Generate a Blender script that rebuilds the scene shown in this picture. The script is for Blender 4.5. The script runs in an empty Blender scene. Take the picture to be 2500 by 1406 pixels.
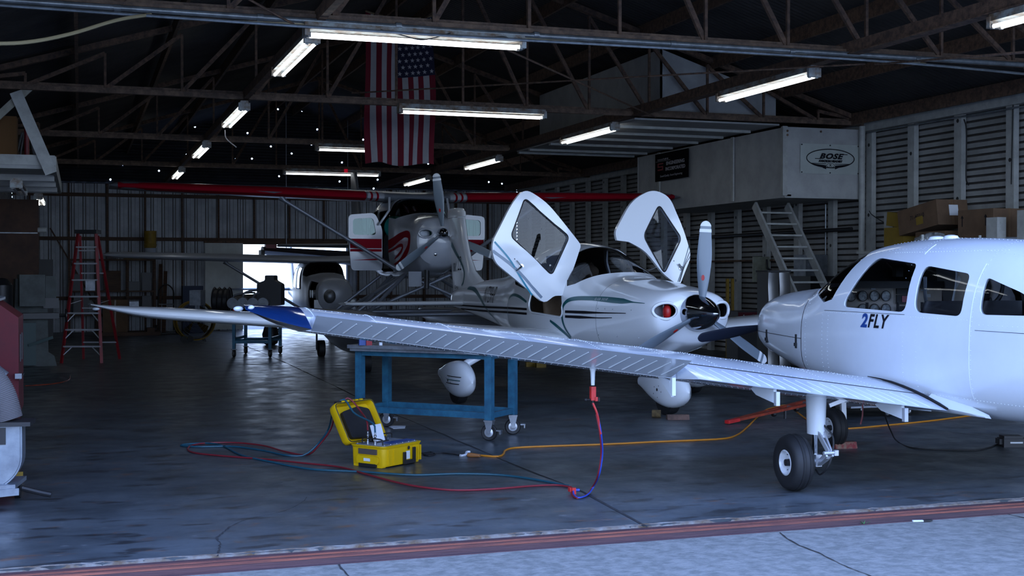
import bpy, bmesh, math, random
from mathutils import Vector, Matrix
random.seed(7)
PI = math.pi
sc = bpy.context.scene
COL = sc.collection
# ------------------------------------------------------------------ camera
F = 3100.0; YAW = math.radians(18.8); PITCH = math.atan(36 / F); EYE = 1.65
SA, CA = math.sin(YAW), math.cos(YAW)
cam_data = bpy.data.cameras.new('camera'); cam = bpy.data.objects.new('camera', cam_data); COL.objects.link(cam)
cam_data.sensor_width = 36.0; cam_data.lens = F / 2500 * 36.0; cam_data.clip_end = 500
cam.location = (0, 0, EYE); cam.rotation_euler = (PI / 2 - PITCH, 0, -YAW)
sc.camera = cam
# ------------------------------------------------------------------ world, light, exposure
w = bpy.data.worlds.new('overcast_sky'); sc.world = w; w.use_nodes = True
nt = w.node_tree; nt.nodes.clear()
tc = nt.nodes.new('ShaderNodeTexCoord'); sp = nt.nodes.new('ShaderNodeSeparateXYZ')
rp = nt.nodes.new('ShaderNodeValToRGB'); bg = nt.nodes.new('ShaderNodeBackground'); wo = nt.nodes.new('ShaderNodeOutputWorld')
nt.links.new(tc.outputs['Generated'], sp.inputs[0]); nt.links.new(sp.outputs['Z'], rp.inputs[0])
rp.color_ramp.elements[0].position = 0.0; rp.color_ramp.elements[0].color = (.60, .75, 1.0, 1)
rp.color_ramp.elements[1].position = 0.6; rp.color_ramp.elements[1].color = (.29, .46, 1.0, 1)
nt.links.new(rp.outputs[0], bg.inputs['Color']); bg.inputs['Strength'].default_value = 6.0
nt.links.new(bg.outputs[0], wo.inputs['Surface'])
sc.view_settings.view_transform = 'Standard'; sc.view_settings.look = 'None'
sc.view_settings.exposure = 0.0; sc.view_settings.gamma = 1.0; sc.view_settings.use_curve_mapping = False
sc.cycles.max_bounces = 8; sc.cycles.transparent_max_bounces = 16; sc.cycles.transmission_bounces = 6
sc.cycles.use_denoising = True; sc.cycles.sample_clamp_indirect = 4.0
# ------------------------------------------------------------------ survey helpers (photo point -> metres in the hangar)
def C2W(lat, dep, z=0.0): return Vector((CA * lat + SA * dep, -SA * lat + CA * dep, z))
def Pd(px, py, d): return C2W((px - 1250) / F * d, d, EYE - (py - 667) / F * d)
def G(px, py, z=0.0): return Pd(px, py, (EYE - z) * F / (py - 667))
def PY(px, py, Y):
    u = (px - 1250) / F; return Pd(px, py, Y / (CA - SA * u))
def PX(px, py, X):
    u = (px - 1250) / F; return Pd(px, py, X / (CA * u + SA))
# ------------------------------------------------------------------ materials
def mat(name, col, rough=.5, metal=0.0, var=0.0, vscale=4.0, col2=None, bump=0.0, coat=0.0, spec=.5, vstretch=None):
    m = bpy.data.materials.new(name); m.use_nodes = True
    n = m.node_tree; b = n.nodes['Principled BSDF']
    b.inputs['Base Color'].default_value = (*col, 1); b.inputs['Roughness'].default_value = rough
    b.inputs['Metallic'].default_value = metal; b.inputs['Specular IOR Level'].default_value = spec
    if coat: b.inputs['Coat Weight'].default_value = coat; b.inputs['Coat Roughness'].default_value = .06
    if var or bump or col2:
        t = n.nodes.new('ShaderNodeTexCoord'); nz = n.nodes.new('ShaderNodeTexNoise')
        nz.inputs['Scale'].default_value = vscale; nz.inputs['Detail'].default_value = 6; nz.inputs['Roughness'].default_value = .65
        if vstretch:
            mp = n.nodes.new('ShaderNodeMapping'); mp.inputs['Scale'].default_value = vstretch
            n.links.new(t.outputs['Object'], mp.inputs[0]); n.links.new(mp.outputs[0], nz.inputs['Vector'])
        else: n.links.new(t.outputs['Object'], nz.inputs['Vector'])
        r = n.nodes.new('ShaderNodeValToRGB')
        c2 = col2 if col2 else tuple(c * (1 - var) for c in col)
        r.color_ramp.elements[0].position = .38; r.color_ramp.elements[0].color = (*c2, 1)
        r.color_ramp.elements[1].position = .62; r.color_ramp.elements[1].color = (*col, 1)
        n.links.new(nz.outputs['Fac'], r.inputs[0]); n.links.new(r.outputs[0], b.inputs['Base Color'])
        if bump:
            bp = n.nodes.new('ShaderNodeBump'); bp.inputs['Strength'].default_value = bump; bp.inputs['Distance'].default_value = .02
            n.links.new(nz.outputs['Fac'], bp.inputs['Height']); n.links.new(bp.outputs[0], b.inputs['Normal'])
    return m
def emis(name, col, s):
    m = bpy.data.materials.new(name); m.use_nodes = True; b = m.node_tree.nodes['Principled BSDF']
    b.inputs['Base Color'].default_value = (*col, 1); b.inputs['Emission Color'].default_value = (*col, 1); b.inputs['Emission Strength'].default_value = s
    return m
def glassmat(name, tint, gloss=.06, rough=.02):
    # thin pane: straight-through transmission with a tint, plus a mirror-like reflection at grazing angles
    m = bpy.data.materials.new(name); m.use_nodes = True; n = m.node_tree; n.nodes.clear()
    o = n.nodes.new('ShaderNodeOutputMaterial'); mx = n.nodes.new('ShaderNodeMixShader'); tr = n.nodes.new('ShaderNodeBsdfTransparent')
    gl = n.nodes.new('ShaderNodeBsdfGlossy'); fr = n.nodes.new('ShaderNodeFresnel'); fr.inputs['IOR'].default_value = 1.45
    gl.inputs['Roughness'].default_value = rough; tr.inputs['Color'].default_value = (*tint, 1)
    n.links.new(fr.outputs[0], mx.inputs[0]); n.links.new(tr.outputs[0], mx.inputs[1]); n.links.new(gl.outputs[0], mx.inputs[2]); n.links.new(mx.outputs[0], o.inputs[0])
    return m
M = {}
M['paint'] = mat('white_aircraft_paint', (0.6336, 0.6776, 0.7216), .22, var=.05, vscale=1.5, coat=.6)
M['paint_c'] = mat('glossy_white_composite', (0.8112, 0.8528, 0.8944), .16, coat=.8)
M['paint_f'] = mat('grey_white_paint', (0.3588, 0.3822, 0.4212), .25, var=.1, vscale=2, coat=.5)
M['silver'] = mat('dull_silver_paint', (0.17, 0.187, 0.221), .35, metal=.3)
M['blue_gloss'] = mat('deep_blue_gloss', (.006, .035, .15), .12, coat=1.0)
M['red_gloss'] = mat('dark_red_gloss', (.22, .003, .012), .6, spec=.08)
M['teal'] = mat('teal_stripe', (.0, .09, .10), .3)
M['teal_b'] = mat('bright_teal_stripe', (.0, .22, .34), .3)
M['black'] = mat('black_rubber', (0.0072, 0.0072, 0.0084), .6, var=.3, vscale=20)
M['dark'] = mat('dark_plastic', (0.011, 0.01155, 0.01375), .45)
M['ink'] = mat('black_lettering', (.006, .006, .010), .6, spec=.2)
M['navy'] = mat('navy_lettering', (.01, .05, .22), .4)
M['chrome'] = mat('polished_metal', (.55, .57, .6), .12, metal=1)
M['spinner'] = mat('dark_chrome', (.34, .36, .40), .10, metal=1)
M['lining'] = mat('dark_cabin_lining', (0.056, 0.056, 0.06), .7)
M['rim'] = mat('painted_wheel_rim', (.62, .64, .66), .3, metal=.2, var=.2, vscale=20)
M['sheet_line'] = mat('grey_rib_side', (.20, .20, .20), .7)  # darker grey put on the rib sides of the back wall sheets
M['groove'] = mat('dark_sheet_groove', (.07, .066, .060), .85, var=.4, vscale=3)  # groove faces coloured darker than the flat bands of the sheet
M['steel'] = mat('grey_steel', (.25, .27, .3), .4, metal=.7, var=.3, vscale=8)
M['alu'] = mat('aluminium', (.55, .57, .6), .35, metal=.6)
M['prop'] = mat('grey_blade_paint', (0.17, 0.2125, 0.255), .35)
M['prop_w'] = mat('white_blade_tip', (.75, .78, .8), .4)
M['blackblade'] = mat('black_blade_paint', (.012, .016, .03), .35)
M['tan'] = mat('tan_leather', (.16, .11, .07), .6, var=.2, vscale=8)
M['darkleather'] = mat('dark_grey_upholstery', (.03, .032, .04), .6, var=.3, vscale=8)
M['panelgrey'] = mat('instrument_panel_tan', (.50, .44, .38), .6, var=.15, vscale=10)
M['gauge'] = mat('gauge_dial', (.5, .52, .52), .3, var=.6, vscale=40)
M['screen'] = mat('dull_red_screen', (.35, .12, .14), .3)
M['rust'] = mat('rusty_brown_steel', (0.15, 0.08625, 0.0525), .8, col2=(0.0525, 0.0315, 0.0225), vscale=14, bump=.3)
M['rail'] = mat('rusty_red_rail', (0.07225, 0.02975, 0.034), .7, col2=(0.03825, 0.0187, 0.0255), vscale=3, bump=.4, vstretch=(.4, 12, 6))
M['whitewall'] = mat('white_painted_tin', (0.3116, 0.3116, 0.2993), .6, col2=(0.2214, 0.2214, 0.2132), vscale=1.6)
M['whitepost'] = mat('white_painted_steel', (0.4, 0.408, 0.384), .55, col2=(0.304, 0.308, 0.288), vscale=5)
M['ply_w'] = mat('white_painted_plywood', (0.3864, 0.3906, 0.378), .65, col2=(0.3108, 0.3108, 0.3024), vscale=2.2)
M['roof'] = mat('dark_roof_tin', (0.0434, 0.03968, 0.0372), .55, metal=.1, col2=(0.0248, 0.02294, 0.02232), vscale=1.2)
M['backtin'] = mat('pale_ribbed_tin', (0.4675, 0.493, 0.527), .5, col2=(0.306, 0.323, 0.357), vscale=1.3)
M['wood'] = mat('brown_timber', (0.09, 0.045, 0.0225), .7, col2=(0.045, 0.0225, 0.0135), vscale=3, vstretch=(1, 1, 8))
M['ply'] = mat('stained_plywood', (0.075, 0.0375, 0.0225), .8, col2=(0.04125, 0.021, 0.015), vscale=2.5)
M['conduit'] = mat('galvanised_conduit', (0.24, 0.264, 0.28), .35, metal=.5, var=.4, vscale=6)
M['fixture'] = mat('chipped_white_enamel', (0.336, 0.368, 0.368), .5, col2=(0.16, 0.104, 0.064), vscale=7)
M['wallwhite2'] = M['whitewall']
M['tube'] = emis('fluorescent_tube', (.92, .97, 1.0), 4.5)
M['lamp_off'] = mat('unlit_tube', (.35, .36, .38), .3)
M['bluesteel'] = mat('blue_painted_steel', (0.0221, 0.1275, 0.204), .45, col2=(0.01275, 0.0765, 0.136), vscale=9)
M['tabletop'] = mat('worn_grey_tabletop', (0.154, 0.168, 0.182), .5, col2=(0.084, 0.084, 0.091), vscale=6)
M['yellow'] = mat('yellow_case_plastic', (0.595, 0.374, 0), .42, bump=.05, vscale=60)
M['yellow_d'] = mat('dusty_yellow_paint', (.28, .17, .01), .6, var=.3, vscale=6)
M['orange'] = mat('orange_cord_jacket', (0.51, 0.187, 0.0085), .5)
M['redhose'] = mat('dark_red_hose', (0.165, 0.01125, 0.01875), .45)
M['bluehose'] = mat('dark_teal_hose', (0.0075, 0.0675, 0.105), .45)
M['bluecord'] = mat('bright_blue_tubing', (0.021, 0.056, 0.35), .4)
M['brightred'] = mat('bright_red_paint', (.55, .02, .02), .4, var=.3, vscale=12)
M['orangered'] = mat('orange_red_paint', (0.315, 0.0375, 0.009), .5, col2=(0.15, 0.015, 0.006), vscale=10)
M['ladderred'] = mat('red_fibreglass', (0.24, 0.0096, 0.016), .5, var=.3, vscale=6)
M['redmach'] = mat('dull_red_enamel', (0.0806, 0.00372, 0.00744), .6, col2=(0.0558, 0.00372, 0.00744), vscale=2.5, spec=.25)
M['galv'] = mat('galvanised_sheet', (0.264, 0.304, 0.352), .35, metal=.6, col2=(0.176, 0.2, 0.24), vscale=5)
M['hose'] = mat('grey_flex_duct', (0.136, 0.128, 0.132), .7)
M['greenmach'] = mat('pale_green_machine_enamel', (0.06375, 0.07875, 0.075), .6, col2=(0.0375, 0.045, 0.0435), vscale=4)
M['tealmach'] = mat('dark_teal_enamel', (0.003, 0.036, 0.036), .5)
M['card'] = mat('brown_cardboard', (0.136, 0.08, 0.044), .85, var=.25, vscale=4)
M['paper'] = mat('white_paper', (.6, .63, .66), .8)
M['foam'] = mat('yellow_foam', (0.24, 0.152, 0.016), .9, var=.15, vscale=3)
M['bag'] = mat('crumpled_plastic_bag', (.40, .43, .46), .4, bump=1.0, vscale=14)
M['banner'] = mat('cream_vinyl_banner', (.40, .43, .40), .5, var=.12, vscale=4)
M['flag_r'] = mat('flag_red_cloth', (.15, .006, .018), .9)
M['flag_w'] = mat('flag_white_cloth', (0.378, 0.378, 0.396), .9, var=.1, vscale=5)
M['flag_b'] = mat('flag_navy_cloth', (.012, .014, .04), .9)
M['signred'] = mat('dark_red_sign_paint', (.25, .01, .015), .6)
M['signwhite'] = mat('off_white_sign_paint', (.35, .33, .34), .6)
M['pulley'] = mat('teal_fabric', (.01, .32, .30), .8, var=.3, vscale=6)
M['green'] = mat('weed_green', (.03, .20, .04), .8)
M['glass'] = glassmat('clear_window', (.88, .92, .95))
M['glass_d'] = glassmat('dark_windshield', (.55, .6, .66))
M['glass_g'] = glassmat('green_window', (.55, .80, .74))
M['clear'] = mat('clear_lens', (.6, .65, .7), .1, coat=1)
# ------------------------------------------------------------------ mesh helpers
class MB:
    def __init__(s): s.v = []; s.f = []; s.m = []
    def add(s, vs, fs, mi=0):
        k = len(s.v); s.v += [Vector(p) for p in vs]; s.f += [[i + k for i in f] for f in fs]; s.m += [mi] * len(fs); return s
    def box(s, c, d, rz=0.0, mi=0, R=None):
        hx, hy, hz = d[0] / 2, d[1] / 2, d[2] / 2
        R = R if R is not None else Matrix.Rotation(rz, 3, 'Z')
        vs = [Vector(c) + R @ Vector((x, y, z)) for x in (-hx, hx) for y in (-hy, hy) for z in (-hz, hz)]
        return s.add(vs, [(0, 1, 3, 2), (4, 6, 7, 5), (0, 4, 5, 1), (2, 3, 7, 6), (0, 2, 6, 4), (1, 5, 7, 3)], mi)
    def bar(s, a, b, wd, hh, up=(0, 0, 1), mi=0):
        a, b = Vector(a), Vector(b); d = (b - a); L = d.length; d.normalize(); up = Vector(up)
        x = d.cross(up)
        if x.length < 1e-4: x = d.cross(Vector((0, 1, 0)))
        x.normalize(); z = x.cross(d)
        R = Matrix((x, d, z)).transposed()
        return s.box((a + b) / 2, (wd, L, hh), R=R, mi=mi)
    def tube(s, pts, r, n=10, mi=0, cap=True, closed=False):
        pts = [Vector(p) for p in pts]; rs = r if isinstance(r, (list, tuple)) else [r] * len(pts)
        rings = []; N = len(pts); prev = None
        for i, p in enumerate(pts):
            if closed: t = pts[(i + 1) % N] - pts[i - 1]
            else: t = pts[min(i + 1, N - 1)] - pts[max(i - 1, 0)]
            t.normalize()
            if prev is None:
                u = t.cross(Vector((0, 0, 1)))
                if u.length < .01: u = t.cross(Vector((0, 1, 0)))
            else: u = prev - t * prev.dot(t)
            u.normalize(); prev = u; vv = t.cross(u)
            rings.append([p + rs[i] * (math.cos(2 * PI * k / n) * u + math.sin(2 * PI * k / n) * vv) for k in range(n)])
        if closed: rings.append(rings[0])
        return s.loft(rings, mi=mi, cap=cap and not closed)
    def loft(s, rings, mi=0, cap=True, closed=True):
        n = len(rings[0]); vs = [p for r in rings for p in r]; fs = []
        for i in range(len(rings) - 1):
            for k in range(n if closed else n - 1):
                a = i * n + k; b = i * n + (k + 1) % n
                fs.append((a, b, b + n, a + n))
        if cap: fs.append(tuple(range(n - 1, -1, -1))); fs.append(tuple((len(rings) - 1) * n + k for k in range(n)))
        return s.add(vs, fs, mi)
    def lathe(s, prof, c=(0, 0, 0), axis='Z', n=24, mi=0, cap=True):
        c = Vector(c); rings = []
        for (r, h) in prof:
            ring = []
            for k in range(n):
                a = 2 * PI * k / n; x, y = r * math.cos(a), r * math.sin(a)
                ring.append(c + (Vector((x, y, h)) if axis == 'Z' else Vector((x, h, y)) if axis == 'Y' else Vector((h, x, y))))
            rings.append(ring)
        return s.loft(rings, mi=mi, cap=cap)
    def prism(s, pts, ext, mi=0):
        n = len(pts); pts = [Vector((p[0], p[1], p[2] if len(p) > 2 else 0)) for p in pts]; e = Vector(ext)
        fs = [tuple(range(n - 1, -1, -1)), tuple(n + k for k in range(n))] + [(k, (k + 1) % n, n + (k + 1) % n, n + k) for k in range(n)]
        return s.add(pts + [p + e for p in pts], fs, mi)
    def sphere(s, c, r, n=16, m=10, mi=0):
        r = r if isinstance(r, (tuple, list)) else (r, r, r); rings = []
        for j in range(1, m):
            t = PI * j / m
            rings.append([Vector(c) + Vector((r[0] * math.sin(t) * math.cos(2 * PI * k / n), r[1] * math.sin(t) * math.sin(2 * PI * k / n), -r[2] * math.cos(t))) for k in range(n)])
        return s.loft(rings, mi=mi)
    def xf(s, Mx):
        s.v = [Mx @ p for p in s.v]; return s
def build(name, mb, m, parent=None, smooth=True, angle=38, loc=None):
    me = bpy.data.meshes.new(name); me.from_pydata([tuple(p) for p in mb.v], [], mb.f)
    ms = m if isinstance(m, (list, tuple)) else [m]
    for x in ms: me.materials.append(M[x] if isinstance(x, str) else x)
    if len(ms) > 1:
        for i, p in enumerate(me.polygons): p.material_index = mb.m[i]
    bm = bmesh.new(); bm.from_mesh(me); bmesh.ops.recalc_face_normals(bm, faces=bm.faces); bm.to_mesh(me); bm.free()
    if smooth: me.shade_smooth(); me.set_sharp_from_angle(angle=math.radians(angle))
    o = bpy.data.objects.new(name, me); COL.objects.link(o)
    if parent: o.parent = parent
    if loc is not None: o.location = loc
    return o
def tag(o, label=None, cat=None, group=None, kind=None):
    if label: o['label'] = label
    if cat: o['category'] = cat
    if group: o['group'] = group
    if kind: o['kind'] = kind
    return o
def thing(name, label, cat, loc=(0, 0, 0), rz=0.0, group=None, s=1.0):
    o = bpy.data.objects.new(name, None); COL.objects.link(o); o.location = loc; o.rotation_euler = (0, 0, rz); o.scale = (s, s, s)
    o.empty_display_size = .2
    return tag(o, label, cat, group)
def struct(name, mb, m, **k): return tag(build(name, mb, m, **k), kind='structure')
def dup(root, loc=None, rz=None, label=None, group=None):
    r = root.copy(); COL.objects.link(r)
    if loc is not None: r.location = loc
    if rz is not None: r.rotation_euler = (0, 0, rz)
    if label: r['label'] = label
    if group: r['group'] = group
    for ch in list(root.children):
        c = ch.copy(); COL.objects.link(c); c.parent = r
        for g in ch.children:
            d = g.copy(); COL.objects.link(d); d.parent = c
    return r
def cut(o, cutter_mbs, op='DIFFERENCE', solid=None):
    if solid:
        md = o.modifiers.new('s', 'SOLIDIFY'); md.thickness = solid; md.offset = -1
    cs = []
    for mb in cutter_mbs:
        c = build('cutter', mb, 'dark', smooth=False); cs.append(c)
        if op == 'DIFFERENCE':
            md = o.modifiers.new('b', 'BOOLEAN'); md.operation = op; md.object = c; md.solver = 'EXACT'
    if op == 'INTERSECT':
        md = o.modifiers.new('b', 'BOOLEAN'); md.operation = op; md.object = cs[0]; md.solver = 'EXACT'
    bpy.context.view_layer.update()
    dg = bpy.context.evaluated_depsgraph_get()
    me = bpy.data.meshes.new_from_object(o.evaluated_get(dg)); o.modifiers.clear(); o.data = me
    for c in cs: bpy.data.objects.remove(c)
    me.shade_smooth(); me.set_sharp_from_angle(angle=math.radians(38))
    return o
def crom(tab, t):
    # tab: rows [t, a, b, ...] sorted; Catmull-Rom in every column
    n = len(tab)
    if t <= tab[0][0]: return list(tab[0][1:])
    if t >= tab[-1][0]: return list(tab[-1][1:])
    i = max(k for k in range(n - 1) if tab[k][0] <= t)
    t0, t1 = tab[i][0], tab[i + 1][0]; u = (t - t0) / (t1 - t0); out = []
    for c in range(1, len(tab[0])):
        p1, p2 = tab[i][c], tab[i + 1][c]
        m1 = (p2 - tab[i - 1][c]) / (t1 - tab[i - 1][0]) if i > 0 else (p2 - p1) / (t1 - t0)
        m2 = (tab[i + 2][c] - p1) / (tab[i + 2][0] - t0) if i + 2 < n else (p2 - p1) / (t1 - t0)
        m1 *= (t1 - t0); m2 *= (t1 - t0)
        h = (2*u**3-3*u*u+1)*p1 + (u**3-2*u*u+u)*m1 + (-2*u**3+3*u*u)*p2 + (u**3-u*u)*m2
        out.append(h)
    return out
def spline(pts, k=8):
    tab = []; t = 0.0; prev = None
    for p in pts:
        p = Vector(p)
        if prev is not None: t += max((p - prev).length, 1e-4)
        tab.append([t, p.x, p.y, p.z]); prev = p
    N = (len(pts) - 1) * k
    return [Vector(crom(tab, t * i / N)) for i in range(N + 1)]
def rpoly(pts, r, n=5):
    out = []; N = len(pts); rr = r if isinstance(r, (list, tuple)) else [r] * N
    for i in range(N):
        p = Vector((*pts[i], 0)); a = Vector((*pts[i - 1], 0)) - p; b = Vector((*pts[(i + 1) % N], 0)) - p
        q = min(rr[i], a.length * .45, b.length * .45); A = p + a.normalized() * q; B = p + b.normalized() * q
        for k in range(n + 1):
            t = k / n; v = (1-t)**2 * A + 2*t*(1-t) * p + t*t * B; out.append((v.x, v.y))
    return out
class Fuse:
    """fuselage loft along y: rows [y, halfwidth, z_of_widest, z_top, z_bottom, n_top, n_bottom]"""
    def __init__(s, rows): s.rows = sorted(rows)
    def ring(s, y, n=48, inset=0.0):
        w_, zc, zt, zb, nt_, nb = crom(s.rows, y); w_ -= inset; zt -= inset; zb += inset; r = []
        for k in range(n):
            a = 2 * PI * k / n; c, sn = math.cos(a), math.sin(a); e = nt_ if sn >= 0 else nb; h = (zt - zc) if sn >= 0 else (zc - zb)
            r.append(Vector((w_ * math.copysign(abs(c) ** (2 / e), c), y, zc + h * math.copysign(abs(sn) ** (2 / e), sn))))
        return r
    def mb(s, step=.06, inset=0.0, n=48, y0=None, y1=None):
        a = s.rows[0][0] if y0 is None else y0; b = s.rows[-1][0] if y1 is None else y1
        N = max(2, int((b - a) / step)); m = MB(); m.loft([s.ring(a + (b - a) * i / N, n, inset) for i in range(N + 1)]); return m
    def x(s, y, z):
        w_, zc, zt, zb, nt_, nb = crom(s.rows, y); h, e = ((zt - zc), nt_) if z >= zc else ((zc - zb), nb)
        q = min(abs(z - zc) / max(h, 1e-3), .999); return w_ * (1 - q ** e) ** (1 / e)
    def z(s, y, x):
        w_, zc, zt, zb, nt_, nb = crom(s.rows, y); q = min(abs(x) / w_, .999); return zc + (zt - zc) * (1 - q ** nt_) ** (1 / nt_)
def ribbon_on(fu, side, pts, wd, off=.004, k=10):
    """painted stripe lying on the fuselage side: pts (y,z), width(s) wd"""
    P = spline([(p[0], 0, p[1]) for p in pts], k); N = len(P); m = MB(); L = []; 
    for i, p in enumerate(P):
        t = P[min(i + 1, N - 1)] - P[max(i - 1, 0)]; t.normalize(); nn = Vector((-t.z, 0, t.x))
        f = i / (N - 1) * (len(wd) - 1) if isinstance(wd, (list, tuple)) else 0
        ww = (wd[int(f)] + (wd[min(int(f) + 1, len(wd) - 1)] - wd[int(f)]) * (f - int(f))) if isinstance(wd, (list, tuple)) else wd
        row = []
        for j in range(4):
            q = p + nn * ww * (j / 3 - .5); row.append(Vector((side * (fu.x(q.x, q.z) + off), q.x, q.z)))
        L.append(row)
    m.loft(L, cap=False, closed=False); return m
def foil(n=16, th=.15, camber=.02):
    """unit airfoil: list of (c, z) upper from TE(1) to LE(0) then lower to TE"""
    def t(x): return 5 * th * (.2969 * math.sqrt(max(x, 0)) - .126 * x - .3516 * x * x + .2843 * x**3 - .1036 * x**4)
    def cm(x): return camber * (4 * x * (1 - x))
    up = [(x, cm(x) + t(x)) for x in [(1 + math.cos(PI * i / n)) / 2 for i in range(n + 1)]]
    lo = [(x, cm(x) - t(x)) for x in [(1 - math.cos(PI * i / n)) / 2 for i in range(1, n)]]
    return up + lo
def foil_z(c, th, camber, upper=True):
    t = 5 * th * (.2969 * math.sqrt(max(c, 0)) - .126 * c - .3516 * c * c + .2843 * c**3 - .1036 * c**4)
    return camber * 4 * c * (1 - c) + (t if upper else -t)
def textmesh(txt, size, shear=0.0, ext=0.0, bold=0.0, align='CENTER', space=1.0):
    cu = bpy.data.curves.new('t', 'FONT'); cu.body = txt; cu.size = size; cu.shear = shear; cu.align_x = align; cu.align_y = 'CENTER'
    cu.extrude = ext; cu.offset = bold; cu.space_character = space; cu.resolution_u = 3
    o = bpy.data.objects.new('t', cu); COL.objects.link(o); bpy.context.view_layer.update()
    me = bpy.data.meshes.new_from_object(o.evaluated_get(bpy.context.evaluated_depsgraph_get()))
    m = MB(); m.add([v.co.copy() for v in me.vertices], [tuple(p.vertices) for p in me.polygons])
    bpy.data.objects.remove(o); bpy.data.meshes.remove(me); return m
def frame_xf(o, x, y, z):
    """matrix placing local (x,y,z) axes at o"""
    return Matrix(((x[0], y[0], z[0], o[0]), (x[1], y[1], z[1], o[1]), (x[2], y[2], z[2], o[2]), (0, 0, 0, 1)))
# ================================================================== the hangar shell
XL, XR, XM, ZE, RISE, YB, YD = -1.75, 12.95, 5.6, 4.22, .317, 37.6, 7.35
def roof_z(x): return ZE + (XR - XM) * RISE - abs(x - XM) * RISE
# floor slab (inside) with a worn painted finish
def floor_mat():
    m = bpy.data.materials.new('worn_painted_concrete'); m.use_nodes = True; n = m.node_tree; b = n.nodes['Principled BSDF']
    t = n.nodes.new('ShaderNodeTexCoord')
    def noise(scale, det=6, st=None, rg=.6):
        z = n.nodes.new('ShaderNodeTexNoise'); z.inputs['Scale'].default_value = scale; z.inputs['Detail'].default_value = det; z.inputs['Roughness'].default_value = rg
        mp = n.nodes.new('ShaderNodeMapping'); mp.inputs['Scale'].default_value = st or (1, 1, 1)
        n.links.new(t.outputs['Object'], mp.inputs[0]); n.links.new(mp.outputs[0], z.inputs['Vector']); return z
    def ramp(src, p0, c0, p1, c1):
        r = n.nodes.new('ShaderNodeValToRGB'); r.color_ramp.elements[0].position = p0; r.color_ramp.elements[0].color = (*c0, 1)
        r.color_ramp.elements[1].position = p1; r.color_ramp.elements[1].color = (*c1, 1); n.links.new(src.outputs['Fac'], r.inputs[0]); return r
    def mix(fac, a, bb, f=None):
        x = n.nodes.new('ShaderNodeMix'); x.data_type = 'RGBA'
        n.links.new(fac, x.inputs['Factor']); n.links.new(a, x.inputs['A'])
        if isinstance(bb, tuple): x.inputs['B'].default_value = (*bb, 1)
        else: n.links.new(bb, x.inputs['B'])
        return x.outputs['Result']
    base = ramp(noise(1.1, 8, (1, 1.6, 1)), .35, (.036, .043, .048), .68, (.080, .094, .104))
    stain = ramp(noise(2.3, 5, (1, 2.4, 1)), .55, (0, 0, 0), .64, (.8, .8, .8))
    spots = ramp(noise(3.4, 9, (1, 1.8, 1), .72), .60, (0, 0, 0), .70, (.8, .8, .8))
    rust = ramp(noise(2.0, 8, (1, 2.0, 1), .75), .58, (0, 0, 0), .66, (.7, .7, .7))
    c = mix(stain.outputs[0], base.outputs[0], (.015, .014, .015))
    c = mix(spots.outputs[0], c, (.17, .18, .185))
    c = mix(rust.outputs[0], c, (.13, .055, .025))
    n.links.new(c, b.inputs['Base Color'])
    rr = ramp(noise(3.0, 4), .35, (.28, .28, .28), .7, (.5, .5, .5)); n.links.new(rr.outputs[0], b.inputs['Roughness'])
    bp = n.nodes.new('ShaderNodeBump'); bp.inputs['Strength'].default_value = .07; bp.inputs['Distance'].default_value = .01
    n.links.new(noise(1.7, 4, (1, 2.5, 1)).outputs['Fac'], bp.inputs['Height']); n.links.new(bp.outputs[0], b.inputs['Normal'])
    return m
M['floor'] = floor_mat()
M['rail_b'] = mat('orange_rust_rail', (.24, .07, .042), .75, col2=(.10, .032, .028), vscale=4, bump=.4, vstretch=(.5, 10, 6))
M['apron'] = mat('weathered_apron_concrete', (.20, .20, .185), .85, col2=(.125, .13, .12), vscale=13, bump=.8)
m = MB(); m.box(((XL + XR) / 2, (YB + .1 + 7.575) / 2, -.15), (XR - XL + .4, YB + .1 - 7.575, .3)); struct('floor', m, 'floor', smooth=False)
m = MB(); m.box((5, -11.33, -.20), (80, 37.34, .3)); m.box((5, 60, -.20), (120, 44.6, .3)); struct('ground', m, 'apron', smooth=False)
# crumbling chipped slab edge along the door track
m = MB(); random.seed(3); N = 260; top = []; low = []; ba = []
for i in range(N + 1):
    x = XL + (XR - XL) * i / N; j = random.uniform(-.012, .012)
    top.append(Vector((x, 7.60 + j * 1.2, .004))); low.append(Vector((x, 7.568 + j, .003 - .012 * random.random()))); ba.append(Vector((x, 7.555 + j, -.05)))
m.loft([top, low, ba], cap=False, closed=False)
M['edge'] = mat('chipped_concrete_edge', (.20, .19, .175), .9, col2=(.10, .06, .03), vscale=7)
struct('trim_1', m, 'edge', smooth=False)
# steel door track: three rails of rusty angle sunk between slab and apron
m = MB()
m.box((5.5, 7.45, -.070), (18, .24, .05)); m.box((5.5, 7.535, -.035), (18, .03, .05)); m.box((5.5, 7.485, -.034), (18, .03, .045)); m.box((5.5, 7.43, -.028), (18, .05, .05)); m.box((5.5, 7.37, -.034), (18, .03, .045))
struct('trim_2', m, 'rail', smooth=False)
m = MB(); m.box((5.5, 7.415, .001), (18, .022, .008)); m.box((5.5, 7.37, -.008), (18, .034, .010)); struct('trim_5', m, 'rail_b', smooth=False)
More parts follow.
